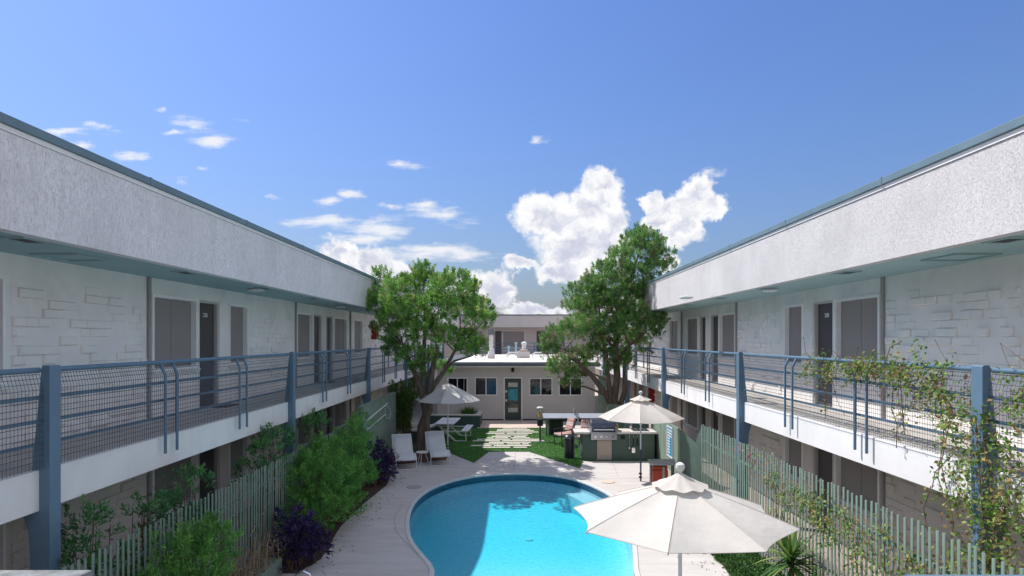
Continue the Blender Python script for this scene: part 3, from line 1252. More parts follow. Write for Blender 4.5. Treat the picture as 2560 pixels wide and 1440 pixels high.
def block_mesh(s, ln, h, d, mat):
    """One raised wall block, face towards the courtyard, rounded at the rim."""
    mb = MB()
    b = 0.0003 if d < 0.005 else min(0.012, d * 0.6)
    x0, x1, x2 = 0.0, -s * (d - b), -s * d
    g = 0.0 if d < 0.005 else 0.002
    vs = [(x0, g, g), (x0, ln - g, g), (x0, ln - g, h - g), (x0, g, h - g),
          (x1, g, g), (x1, ln - g, g), (x1, ln - g, h - g), (x1, g, h - g),
          (x2, g + b, g + b), (x2, ln - g - b, g + b), (x2, ln - g - b, h - g - b), (x2, g + b, h - g - b)]
    fs = [(8, 9, 10, 11)]
    for a in (0, 4):
        for i in range(4):
            j = (i + 1) % 4
            fs.append((a + i, a + j, a + 4 + j, a + 4 + i))
    mb.add(vs, fs)
    return mb


def build_wing(s):
    side = 'left' if s < 0 else 'right'
    lab = ('two-storey motel wing in shade on the left with blue railing posts' if s < 0 else
           'two-storey motel wing on the right with sunlit plaster parapet')
    t = thing('motel_wing', lab, 'building', (s * 6, 20, 0), group='motel wings facing each other')
    X = lambda v: s * v
    st = 'stucco_left' if s < 0 else 'stucco_right'
    MB().box(X(5.0), X(5.16), Y0, Y1, ZC, 6.04).build('parapet', st, t)
    MB().box(X(4.985), X(5.16), Y0, Y1, 6.045, 6.098).build('trim_band', 'white_paint', t)
    fl = MB().box(X(4.955), X(5.2), Y0, Y1, 6.102, 6.195).build('flashing', 'flashing', t, bevel=0.006)
    for k in range(12):
        y = 2.4 + 3.0 * k
        MB().box(X(4.950), X(5.205), y, y + 0.05, 6.098, 6.201).build('joint_cover', 'flashing', fl)
    MB().box(X(5.17), X(15), Y0, Y1, 5.9, 6.0).build('roof', 'roof_grey', t)
    sof = MB().box(X(5.162), X(6.6), Y0, Y1, ZC + 0.004, ZC + 0.05).build('soffit', 'soffit_teal', t)
    MB().box(X(5.0), X(5.14), Y0, Y1, ZS, ZF).build('slab_edge', 'white_paint', t, bevel=0.008)
    MB().box(X(5.142), X(6.6), Y0, Y1, ZS + 0.01, ZF - 0.012).build('walkway', 'slab_floor', t)
    MB().box(X(14.8), X(15), Y0, Y1, 0, 5.9).build('back_wall', 'wall_paint', t)
    MB().box(X(6.6), X(14.8), Y0, Y0 + 0.2, 0, 5.9).build('end_wall', 'wall_paint', t)
    # ceiling fittings
    for px, py in (((640, 722), (850, 765)) if s < 0 else ((1925, 722), (1715, 741))):
        y = (ZC - EYE) * 1550 / (849 - py)
        x = (px - 1290) / 1550 * y
        MB().lathe([(0.13, 0.0), (0.17, -0.015), (0.17, -0.045), (0.12, -0.065)][::-1], (x, y, ZC + 0.003), 20).build(
            'ceiling_light', 'lamp_white', t, smooth=True)
    for y in (6.7, 9.95, 13.1, 16.2, 19.3):
        v = MB().box(X(5.2), X(5.42), y - 0.16, y + 0.16, ZC - 0.004, ZC + 0.003).build('vent', 'black', t)
        f = MB()
        for (a, b, c, d) in ((5.17, 5.2, y - 0.19, y + 0.19), (5.42, 5.45, y - 0.19, y + 0.19),
                             (5.2, 5.42, y - 0.19, y - 0.16), (5.2, 5.42, y + 0.16, y + 0.19)):
            f.box(X(a), X(b), c, d, ZC - 0.014, ZC + 0.002)
        f.build('vent_frame', 'soffit_teal', v)
    for y in (8.1,):
        f = MB()
        for (a, b, c, d) in ((5.5, 5.53, y - 0.33, y + 0.33), (6.07, 6.1, y - 0.33, y + 0.33),
                             (5.53, 6.07, y - 0.33, y - 0.30), (5.53, 6.07, y + 0.30, y + 0.33)):
            f.box(X(a), X(b), c, d, ZC - 0.02, ZC + 0.002)
        f.build('hatch_frame', 'soffit_teal', t)
    # walls with openings
    for lvl, (zf, zc) in enumerate(((ZF - 0.012, ZC + 0.004), (0.0, ZS + 0.01))):
        wall = MB()
        top = zf + (2.185 if lvl == 0 else 1.98)
        sill = zf + 0.82
        y = Y0
        for (a, b, kind) in OPEN:
            wall.box(X(XW), X(6.6), y, a, zf, zc)
            wall.box(X(XW), X(6.6), a, b, top, zc)
            if kind == 'win':
                wall.box(X(XW), X(6.6), a, b, zf, sill)
            y = b
        wall.box(X(XW), X(6.6), y, Y1, zf, zc)
        wmat = 'wall_paint' if lvl == 0 else 'wall_lower_shaded'
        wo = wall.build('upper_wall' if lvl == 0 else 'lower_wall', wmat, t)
        MB().box(X(6.58), X(6.62), Y0, Y1, zf, zc).build('lining', 'interior', t)
        for (a, b, kind) in OPEN:
            if kind == 'win':
                big = (b - a) > 1.3
                w = MB().box(X(6.455), X(6.47), a + 0.03, b - 0.03, sill + 0.02, top - 0.02).build('window', 'screen', t)
                f = MB()
                e = 0.05
                f.box(X(6.348), X(6.50), a, a + e, sill, top)
                f.box(X(6.348), X(6.50), b - e, b, sill, top)
                f.box(X(6.348), X(6.50), a + e, b - e, top - e, top)
                f.box(X(6.348), X(6.50), a + e, b - e, sill, sill + e)
                f.build('frame', 'alu', w)
                if big:
                    MB().box(X(6.448), X(6.454), (a + b) / 2 - 0.012, (a + b) / 2 + 0.012, sill + e, top - e).build('mullion', 'screen', w)
                MB().box(X(6.30), X(6.42), a - 0.02, b + 0.02, sill - 0.045, sill - 0.003).build('sill', wmat, w)
            else:
                d = MB().box(X(6.47), X(6.51), a + 0.05, b - 0.05, zf + 0.01, top - 0.05).build('door', 'door_dark', t)
                f = MB()
                f.box(X(6.40), X(6.52), a, a + 0.05, zf, top)
                f.box(X(6.40), X(6.52), b - 0.05, b, zf, top)
                f.box(X(6.40), X(6.52), a + 0.05, b - 0.05, top - 0.05, top)
                f.build('frame', 'jamb', d)
                h = MB().tube([(X(6.465), b - 0.13, zf + 1.0), (X(6.40), b - 0.13, zf + 1.0), (X(6.40), b - 0.22, zf + 1.0)], 0.012, 6)
                h.build('handle', 'alu', d)
                if lvl == 0 and a < 13:
                    M = Matrix.Translation((X(6.468), (a + b) / 2, top - 0.3)) @ Matrix.Rotation(R(90) * s * -1, 4, 'Z') @ Matrix.Rotation(R(90), 4, 'X')
                    text_mesh('208' if s > 0 else '238', 0.125, 'alu', 'number', d, M)
                elif lvl == 1 and 19 < a < 20 and s > 0:
                    MB().box(X(6.462), X(6.468), a + 0.35, a + 0.47, top - 0.42, top - 0.2).build('notice', 'white_metal', d)
        # raised blocks
        cache = {}
        rest = MB()
        for pi, (pa, pb) in enumerate(PANELS):
            nrow = 17 if lvl == 0 else 15
            for r in range(nrow):
                y = pa
                z = zf + 0.06 + r * 0.124
                first = True
                while y < pb - 0.08:
                    ln = random.choice((0.205, 0.205, 0.31, 0.41)) if not first else (0.205 if r % 2 == 0 else 0.1025)
                    first = False
                    ln = min(ln, pb - y)
                    if ln < 0.1:
                        break
                    q = random.random()
                    dd = 0.0025 if q < 0.6 else (0.018 if q < 0.8 else 0.042)
                    if r > nrow - 2:
                        dd = 0.0025 if random.random() < 0.85 else 0.012
                    key = (round(ln, 2), dd)
                    if lvl == 0 and pi in (1, 2) and dd > 0.005:
                        if key not in cache:
                            cache[key] = shared(block_mesh(s, round(ln, 2), 0.124, dd, None), 'block', 'wall_paint')
                        inst('block', cache[key], wo, (X(XW), y, z))
                    else:
                        bmx = block_mesh(s, ln, 0.124, dd, None)
                        rest.add([(vx + X(XW), vy + y, vz + z) for vx, vy, vz in bmx.v], bmx.f)
                    y += ln
        tag(rest.build('block_courses', wmat, wo), kind='stuff')
        for y in PIPES:
            MB().tube([(X(6.335), y, zf), (X(6.335), y, zc - 0.005)], 0.032, 8).build('pipe', 'pipe_grey', t, smooth=True)
    return t


WL = build_wing(-1)
WR = build_wing(1)

POSTS = [-0.5, 6.58, 13.68, 20.8, 27.9, 35.0, 42.1]


def build_railing(s):
    lab = ('blue steel balcony railing with wire mesh along the shaded left wing' if s < 0 else
           'blue steel balcony railing with wire mesh along the sunny right wing')
    t = thing('balcony_railing', lab, 'railing', (s * 5, 20, ZF), group='balcony railings')
    X = lambda v: s * v
    poly = [(4.89, 0.0), (4.89, 3.715), (4.905, 3.73), (4.965, 3.73), (4.975, 3.70), (5.02, 3.2), (5.06, 2.8), (5.085, 2.5),
            (5.09, 2.19), (5.19, 2.19), (5.15, 2.10), (5.115, 1.98), (5.10, 1.85), (5.095, 1.6), (5.095, 0.0)]
    pm = MB().prism([(X(x), z) for x, z in poly], -0.08, 0.08)
    bm_ = shared(pm, 'post', 'post_blue')
    stm = shared(MB().tube([(X(5.0), 0, 3.655), (X(4.985), 0, 3.64), (X(4.925), 0, 3.5), (X(4.925), 0, 2.40)], 0.021, 8), 'stanchion', 'rail_blue', True)
    for k, y in enumerate(POSTS):
        p = inst('post', bm_, t, (0, y, 0))
        br = MB().tube([(X(4.985), 0.30, 3.66), (X(4.95), 0.09, 3.47)], 0.012, 6)
        if k + 1 < len(POSTS):
            ya, yb = y + 0.085, POSTS[k + 1] - 0.085
            MB().tube([(X(5.0), ya, 3.68), (X(5.0), yb, 3.68)], 0.03, 10).build('top_rail', 'rail_blue', t, smooth=True)
            for z in (3.39, 3.145, 2.91):
                MB().box(X(4.975), X(4.99), ya, yb, z - 0.018, z + 0.018).build('bar', 'rail_blue', t)
            for f in (2.28, 4.62):
                for dd in (-0.15, 0.15):
                    inst('stanchion', stm, t, (0, y + f + dd, 0))
            # wire mesh, thin wires woven as one net
            w = MB()
            r = 0.0034
            zz = [2.67 + 0.062 * i for i in range(14)]
            for z in zz:
                w.tube([(X(4.958), ya, z), (X(4.958), yb, z)], r, 4, False)
            for (xx, z) in ((4.97, 3.54), (4.985, 3.59), (5.0, 3.635)):
                w.tube([(X(xx), ya, z), (X(xx), yb, z)], r, 4, False)
            if ya < 20:
                yy = ya
                while yy < yb:
                    w.tube([(X(4.953), yy, 2.65), (X(4.953), yy, 3.49), (X(4.998), yy, 3.65)], r * (0.62 if s > 0 else 0.8), 4, False)
                    yy += 0.047
            tag(w.build('wire_mesh', 'wire_dark', t), kind='stuff')
    return t


build_railing(-1)
build_railing(1)

for s, (px, py, lab, z) in ((-1, (0, 0, 'red extinguisher cabinet on the upper left gallery wall', 4.35)),
                            (1, (0, 0, 'red extinguisher cabinet on the lower right wall behind the umbrella', 1.45))):
    y = 27.4 if s < 0 else 28.6
    t = thing('extinguisher_cabinet', lab, 'cabinet', (s * 6.3, y, z), group='red extinguisher cabinets')
    MB().box(s * 6.364, s * 6.12, y - 0.17, y + 0.17, z - 0.34, z + 0.34).build('case', 'red_paint', t, bevel=0.012)
    MB().box(s * 6.118, s * 6.108, y - 0.13, y + 0.13, z - 0.28, z + 0.28).build('door', 'pane_dark', t)


# ================================================================== far wing closing the court
def build_far():
    t = thing('far_wing', 'grey two-storey wing closing the court behind the white-roofed cabin', 'building', (0, 54, 0))
    Y = 54.0
    MB().box(-5.0, 5.0, Y, Y + 0.2, ZC, 6.10).build('parapet', 'cabin_wall', t)
    MB().box(-5.0, 5.0, Y - 0.03, Y + 0.25, 6.104, 6.195).build('flashing', 'cabin_eave', t)
    MB().box(-5.0, 5.0, Y + 0.2, Y + 9, 5.9, 6.0).build('roof', 'roof_grey', t)
    MB().box(-5.0, 5.0, Y + 0.2, Y + 1.5, ZC + 0.004, ZC + 0.05).build('soffit', 'cabin_wall', t)
    MB().box(-5.0, 5.0, Y, Y + 1.5, ZS, ZF).build('walkway', 'white_paint', t)
    MB().box(-6.5, 6.5, Y + 1.42, Y + 1.6, 0, ZC + 0.004).build('wall', 'cabin_wall', t)
    for x0, x1 in ((-1.15, 0.75), (3.0, 4.4), (-4.4, -3.0)):
        w = MB().box(x0, x1, Y + 1.38, Y + 1.405, 3.4, 4.75).build('window', 'screen', t)
        f = MB()
        f.box(x0 - 0.05, x0, Y + 1.37, Y + 1.41, 3.35, 4.8)
        f.box(x1, x1 + 0.05, Y + 1.37, Y + 1.41, 3.35, 4.8)
        f.box(x0, x1, Y + 1.37, Y + 1.41, 4.75, 4.8)
        f.build('frame', 'cabin_trim', w)
    MB().box(-1.85, -1.3, Y + 1.36, Y + 1.405, ZF, 4.75).build('door', 'door_dark', t)
    MB().box(1.85, 2.6, Y + 1.36, Y + 1.405, ZF, 4.75).build('door', 'door_dark', t)
    r = thing('balcony_railing', 'small blue railing of the far gallery above the cabin roof', 'railing', (0, Y - 0.1, ZF), group='balcony railings')
    for z in (3.7, 3.39, 3.145, 2.91):
        MB().box(-4.8, 4.8, Y - 0.12, Y - 0.09, z - 0.02, z + 0.02).build('bar', 'rail_blue', r)
    for x in (-4.8, -3.2, -0.55, 1.6, 3.2, 4.8):
        MB().box(x - 0.06, x + 0.06, Y - 0.16, Y - 0.122, 2.4, 3.73).build('post', 'post_blue', r)


build_far()


# ================================================================== the cabin across the court
YC = 30.3
CS = 1550 / YC


def cx(px):
    return (px - 1290) / CS


def cz(py):
    return EYE - (py - 849) / CS


def build_cabin():
    t = thing('pool_cabin', 'low grey cabin with white flat roof and glazed green door', 'building', (0, YC, 0))
    wins = [(1118, 1169, 944, 989), (1187, 1243, 943, 989), (1323, 1381, 945, 989), (1397, 1455, 945, 989)]
    dx0, dx1, dtop = cx(1259), cx(1306), cz(943)
    wl = MB()
    ops = sorted([(cx(a), cx(b), cz(d), cz(c)) for a, b, c, d in wins] + [(dx0, dx1, 0.08, dtop)])
    x = -3.85
    ztop = 2.66
    for (a, b, z0, z1) in ops:
        wl.box(x, a, YC, YC + 0.2, 0.12, ztop)
        wl.box(a, b, YC, YC + 0.2, z1, ztop)
        if z0 > 0.2:
            wl.box(a, b, YC, YC + 0.2, 0.12, z0)
        x = b
    wl.box(x, 3.85, YC, YC + 0.2, 0.12, ztop)
    wl.build('front_wall', 'cabin_wall', t)
    MB().box(-3.85, -3.65, YC + 0.2, 45, 0.0, ztop).build('side_wall', 'cabin_wall', t)
    MB().box(3.65, 3.85, YC + 0.2, 45, 0.0, ztop).build('side_wall', 'cabin_wall', t)
    MB().box(-3.65, 3.65, YC + 1.2, YC + 1.25, 0.0, ztop).build('lining', 'interior', t)
    for a, b in ((-3.8, dx0 - 0.01), (dx1 + 0.01, 3.8)):
        MB().box(a, b, YC + 0.01, YC + 0.19, 0.0, 0.118).build('plinth', 'base_navy', t)
    for px in (1160, 1178, 1252, 1312, 1388, 1466):
        xx = cx(px)
        MB().box(xx - 0.012, xx + 0.012, YC - 0.008, YC - 0.001, 0.14, ztop - 0.02).build('batten', 'cabin_wall', t)
    MB().box(-4.05, 4.05, YC - 0.35, 45.2, 2.84, 2.92).build('roof', 'roof_white', t)
    MB().box(-4.07, 4.07, YC - 0.38, YC - 0.353, 2.72, 2.86).build('eave', 'cabin_eave', t)
    MB().box(-4.05, 4.05, YC - 0.352, 45.2, 2.665, 2.838).build('eave_soffit', 'cabin_trim', t)
    for i, (a, b, c, d) in enumerate(wins):
        x0, x1, z1, z0 = cx(a), cx(b), cz(c), cz(d)
        mid = (x0 + x1) / 2
        w = MB()
        e = 0.045
        w.box(x0, x0 + e, YC - 0.02, YC + 0.1, z0, z1)
        w.box(x1 - e, x1, YC - 0.02, YC + 0.1, z0, z1)
        w.box(x0 + e, x1 - e, YC - 0.02, YC + 0.1, z1 - e, z1)
        w.box(x0 + e, x1 - e, YC - 0.02, YC + 0.1, z0, z0 + e)
        w.box(mid - e / 2, mid + e / 2, YC - 0.018, YC + 0.1, z0 + e, z1 - e)
        wo = w.build('window', 'cabin_trim', t)
        for (p, q, nm) in ((x0 + e, mid - e / 2, 0), (mid + e / 2, x1 - e, 1)):
            MB().box(p, q, YC + 0.04, YC + 0.06, z0 + e, z1 - e).build('pane', 'pane_blue' if (i == 1 and nm) else 'pane_dark', wo)
    # door
    f = MB()
    f.box(dx0, dx0 + 0.06, YC - 0.03, YC + 0.12, 0.06, dtop)
    f.box(dx1 - 0.06, dx1, YC - 0.03, YC + 0.12, 0.06, dtop)
    f.box(dx0 + 0.06, dx1 - 0.06, YC - 0.03, YC + 0.12, dtop - 0.06, dtop)
    fo = f.build('door_frame', 'cabin_trim', t)
    a, b = dx0 + 0.065, dx1 - 0.065
    gx0, gx1 = a + 0.14, b - 0.14
    d = MB()
    d.box(a, gx0, YC + 0.02, YC + 0.07, 0.12, dtop - 0.065)
    d.box(gx1, b, YC + 0.02, YC + 0.07, 0.12, dtop - 0.065)
    d.box(gx0, gx1, YC + 0.02, YC + 0.07, 1.93, dtop - 0.065)
    d.box(gx0, gx1, YC + 0.02, YC + 0.07, 0.12, 0.42)
    do = d.build('door', 'door_green', t)
    MB().box(gx0, gx1, YC + 0.045, YC + 0.055, 0.42, 1.93).build('pane', 'pane_dark', do)
    for z0, z1, m in ((1.68, 1.9, 'paper'), (1.03, 1.58, 'teal_poster'), (0.45, 0.66, 'paper')):
        MB().box(gx0 + 0.02, gx1 - 0.02, YC + 0.036, YC + 0.042, z0, z1).build('notice', m, do)
    for z in (1.47, 1.03):
        h = MB().box(a + 0.03, a + 0.10, YC - 0.02, YC + 0.02, z - 0.05, z + 0.05)
        h.build('handle', 'alu', do)
    MB().box(a, b, YC - 0.01, YC + 0.12, 0.06, 0.118).build('threshold', 'steel_dark', do)
    la = thing('wall_lamp', 'small black lamp above the glazed green door', 'lamp', (cx(1282), YC, 2.5))
    MB().box(cx(1282) - 0.07, cx(1282) + 0.07, YC - 0.03, YC - 0.001, 2.42, 2.62).build('plate', 'black', la)
    MB().lathe([(0.05, -0.10), (0.08, -0.02), (0.06, 0.09), (0.02, 0.12)], (cx(1282), YC - 0.11, 2.52), 12).build('shade', 'black', la, smooth=True)
    # roof furniture
    y = 35.5
    p = at(1228, 885, y)
    t2 = thing('flue', 'tall pale flue pipe with square cowl on the cabin roof', 'flue', (p.x, y, 2.92))
    MB().box(p.x - 0.2, p.x + 0.2, y - 0.2, y + 0.2, 2.921, 3.12).build('base', 'roof_white', t2)
    MB().lathe([(0.2, 0.0), (0.17, 0.35), (0.1, 0.42)], (p.x, y, 3.122), 12).build('collar', 'white_metal', t2, smooth=True)
    MB().lathe([(0.11, 0.0), (0.11, 0.85)], (p.x, y, 3.54), 12).build('pipe', 'white_metal', t2, smooth=True)
    MB().box(p.x - 0.17, p.x + 0.17, y - 0.17, y + 0.17, 4.27, 4.62).build('cowl', 'galv', t2, bevel=0.02)
    p = at(1308, 890, 36.5)
    t3 = thing('roof_unit', 'pale cooling unit with capped duct on the cabin roof', 'roof unit', (p.x, 36.5, 2.92))
    MB().box(p.x - 0.38, p.x + 0.38, 36.2, 37.0, 2.921, 3.28).build('housing', 'roof_white', t3, bevel=0.02)
    MB().box(p.x - 0.2, p.x + 0.25, 36.3, 36.9, 3.282, 3.42).build('curb', 'pad', t3)
    MB().lathe([(0.12, 0), (0.12, 0.28), (0.16, 0.3), (0.16, 0.4), (0.05, 0.46)], (p.x + 0.05, 36.6, 3.42), 12).build('duct', 'lamp_white', t3, smooth=True)
    for k, (px, lab) in enumerate(((1281, 'bent white vent pipe left of the roof cooling unit'), (1345, 'bent white vent pipe right of the roof cooling unit'))):
        q = at(px, 890, 38)
        MB_ = MB().tube([(q.x - 0.35, 38, 2.925), (q.x - 0.3, 38, 3.1), (q.x - 0.2, 38, 3.2), (q.x + 0.25, 38, 3.2), (q.x + 0.35, 38, 3.1), (q.x + 0.38, 38, 2.925)], 0.045, 8)
        tag(MB_.build('vent_pipe', 'white_metal', None, smooth=True), lab, 'pipe', 'bent vent pipes on the cabin roof')
    for k, (px, h, lab) in enumerate(((1272, 0.55, 'short pale vent stack near the blue far railing post'), (1290, 0.8, 'taller pale vent stack left of the roof unit'))):
        q = at(px, 885, 42)
        o = MB().lathe([(0.06, 0), (0.06, h), (0.1, h + 0.02), (0.1, h + 0.1)], (q.x, 42, 2.921), 10).build('vent_stack', 'pale_blue', None, smooth=True)
        tag(o, lab, 'pipe', 'vent stacks on the cabin roof')


build_cabin()


# ================================================================== fences and green walls
XFL, XFR = -4.4, 4.4


def build_fences():
    hl = 1.78
    t = thing('picket_fence', 'green tubular picket fence along the shaded left planting bed', 'fence', (XFL, 11, 0), group='green picket fences')
    pk = shared(MB().lathe([(0.02, 0.0), (0.02, hl - 0.004), (0.017, hl)], (0, 0, 0), 10), 'picket', 'fence_green', True)
    y = 4.8
    while y < 17.6:
        inst('picket', pk, t, (XFL, y, 0.0), (random.uniform(-.006, .006), random.uniform(-.006, .006), 0), scale=(0.5, random.uniform(1.02, 1.16), 1 + random.uniform(-0.012, 0.012)))
        y += 0.102
    for z in (0.35, 1.45):
        MB().box(XFL - 0.06, XFL - 0.032, 4.7, 17.62, z - 0.02, z + 0.02).build('rail', 'fence_green', t)
    # solid green wall, far left, with ribbed sheet
    w = thing('garden_wall', 'solid green garden wall behind the white sun loungers', 'wall', (XFL, 20, 0))
    MB().box(XFL - 0.07, XFL + 0.03, 17.66, 22.6, 0.0, 2.06).build('panel', 'wall_green', w)
    MB().box(XFL - 0.09, XFL + 0.05, 17.64, 22.62, 2.062, 2.10).build('cap', 'fence_green', w)
    # right fence
    hr = 2.0
    t = thing('picket_fence', 'green tubular picket fence in the sun right of the large umbrella', 'fence', (XFR, 10, 0), group='green picket fences')
    pk = shared(MB().lathe([(0.021, 0.0), (0.021, hr - 0.004), (0.018, hr)], (0, 0, 0), 10), 'picket', 'fence_green', True)
    y = 4.4
    while y < 14.75:
        inst('picket', pk, t, (XFR, y, 0.0), (random.uniform(-.006, .006), random.uniform(-.006, .006), 0), scale=(0.5, random.uniform(1.02, 1.16), 1 + random.uniform(-0.01, 0.01)))
        y += 0.109
    for z in (0.35, 1.6):
        MB().box(XFR + 0.032, XFR + 0.06, 4.3, 14.75, z - 0.02, z + 0.02).build('rail', 'fence_green', t)
    t = thing('picket_fence', 'lower green picket fence between the blue sign and the tall fence', 'fence', (4.6, 16, 0), group='green picket fences')
    for k in range(22):
        y = 14.85 + k * 0.13
        h = 1.9 - 0.09 * k if k < 5 else 1.42
        MB().lathe([(0.014, 0.0), (0.014, h - 0.004), (0.012, h)], (4.44 + 0.012 * k, y, 0), 8).build('picket', 'fence_green', t, smooth=True)
    MB().bar((4.49, 14.8, 0.4), (4.75, 17.7, 0.4), 0.03, 0.04).build('rail', 'fence_green', t)
    # board wall with sign
    w = thing('board_wall', 'green vertical board wall carrying the blue sign', 'wall', (4.72, 19.5, 0))
    for k in range(22):
        y = 17.75 + k * 0.175
        MB().box(4.70 + random.uniform(-0.004, 0.004), 4.76, y, y + 0.168, 0.0, 1.42).build('board', 'wall_green', w)
    w2 = thing('board_screen', 'green board screen standing behind the barbecue counter', 'wall', (4.2, 22.6, 0))
    for k in range(12):
        x = 3.35 + k * 0.125
        if 5 <= k <= 6:
            continue
        MB().box(x, x + 0.118, 22.6 + random.uniform(-0.004, 0.004), 22.65, 0.0, 1.62).build('board', 'wall_green', w2)
    w3 = thing('corner_post', 'pale green upright wall strip at the cabin corner', 'wall', (4.05, 29.5, 0))
    MB().box(3.9, 4.28, 29.4, 29.5, 0.0, 2.3).build('board', 'wall_green', w3)
    MB().box(4.1, 4.2, 29.38, 29.398, 0.0, 2.28).build('batten', 'fence_green', w3)
    sg = thing('wall_sign', 'tall blue sign with white rows on the green board wall', 'sign', (4.68, 19.2, 1.0))
    y0, y1 = 18.55, 19.25
    zb, zt = 0.42, 1.36
    MB().box(4.683, 4.695, y0, y1, zb, zt).build('panel', 'sign_blue', sg)
    fr = MB()
    fr.box(4.676, 4.682, y0, y0 + 0.04, zb, zt)
    fr.box(4.676, 4.682, y1 - 0.04, y1, zb, zt)
    fr.box(4.676, 4.682, y0 + 0.04, y1 - 0.04, zb, zb + 0.05)
    fr.box(4.676, 4.682, y0 + 0.04, y1 - 0.04, zt - 0.05, zt)
    fr.build('border', 'white_metal', sg)
    for k in range(9):
        z = zt - 0.13 - k * 0.085
        MB().box(4.677, 4.682, y0 + (0.10 if k < 3 else 0.3), y1 - 0.08, z - 0.022, z + 0.022).build('lettering_row', 'white_metal', sg)
    # kerb wall of the left planting bed
    structure(MB().box(-4.34, -3.98, 4.0, 10.55, 0.0, 0.3), 'planter_kerb', 'wall_green', bevel=0.01)
    structure(MB().slab([(-4.38, 10.6), (-3.75, 10.6), (-3.55, 11.3), (-3.75, 13.2), (-3.70, 15.2), (-3.55, 17.0), (-3.7, 18.6), (-4.38, 18.6)], 0.004, 0.03), 'planting_bed', 'soil')
    structure(MB().slab([(3.62, 3.0), (4.36, 3.0), (4.36, 14.6), (3.9, 14.6), (3.74, 12.0), (3.62, 10.5)], 0.004, 0.03), 'planting_bed', 'soil')
    structure(MB().slab([(-4.35, 19.6), (-2.35, 20.6), (-2.3, 21.78), (-4.35, 21.78)], 0.004, 0.022), 'mulch_bed', 'mulch')
    # low planter walls round the tree
    p = thing('planter_wall', 'low dark green planter wall behind the sun loungers', 'planter', (-4, 23, 0), group='low planter walls')
    MB().box(-4.3, -3.55, 23.6, 23.8, 0.0, 0.5).build('wall', 'planter_green', p)
    MB().box(-4.32, -3.53, 23.57, 23.83, 0.502, 0.56).build('cap', 'concrete_top', p)
    MB().bar((-3.62, 23.84, 0.25), (-3.2, 25.6, 0.25), 0.2, 0.5).build('wall', 'planter_green', p)
    MB().bar((-3.62, 23.86, 0.53), (-3.2, 25.6, 0.53), 0.24, 0.056).build('cap', 'concrete_top', p)
    p = thing('planter_wall', 'low dark green planter wall behind the picnic table', 'planter', (-2.6, 28, 0), group='low planter walls')
    MB().box(-4.2, -1.62, 27.9, 28.1, 0.0, 0.56).build('wall', 'planter_green', p)
    MB().box(-4.2, -1.60, 27.87, 28.13, 0.562, 0.62).build('cap', 'concrete_top', p)
    MB().box(-1.82, -1.62, 28.14, 29.6, 0.0, 0.558).build('wall', 'planter_green', p)
    MB().box(-1.84, -1.60, 28.14, 29.6, 0.562, 0.62).build('cap', 'concrete_top', p)


build_fences()
for s_ in (-1, 1):
    structure(MB().box(s_ * 4.46, s_ * 6.368, 0.6, 29.0, 0.002, 0.012), 'ground_walkway', 'ground_walk')


# ================================================================== the gallery the camera stands on
def build_landing():
    t = thing('landing', 'gallery landing the view is taken from with metal-capped parapet', 'gallery', (0, 0, ZF))
    MB().box(-4.99, 4.99, -3.0, 1.9, ZS, ZF).build('slab', 'slab_floor', t)
    cap = MB()
    cap.slab([(-3.6, 1.55), (-1.375, 1.55), (-1.36, 1.90), (-1.352, 1.985), (-3.6, 1.985)], 3.235, 3.265)
    cap.build('parapet_cap', 'galv', t, bevel=0.008)
    MB().box(-3.6, -1.40, 1.60, 1.88, ZF, 3.233).build('parapet', 'white_paint', t)
    MB().tube([(1.26, 2.0, 3.205), (3.6, 2.0, 3.205)], 0.035, 12).build('hand_rail', 'rail_blue', t, smooth=True)
    for x in (1.9, 3.3):
        MB().tube([(x, 2.0, 2.35), (x, 2.0, 3.2)], 0.025, 8).build('rail_post', 'rail_blue', t, smooth=True)


build_landing()

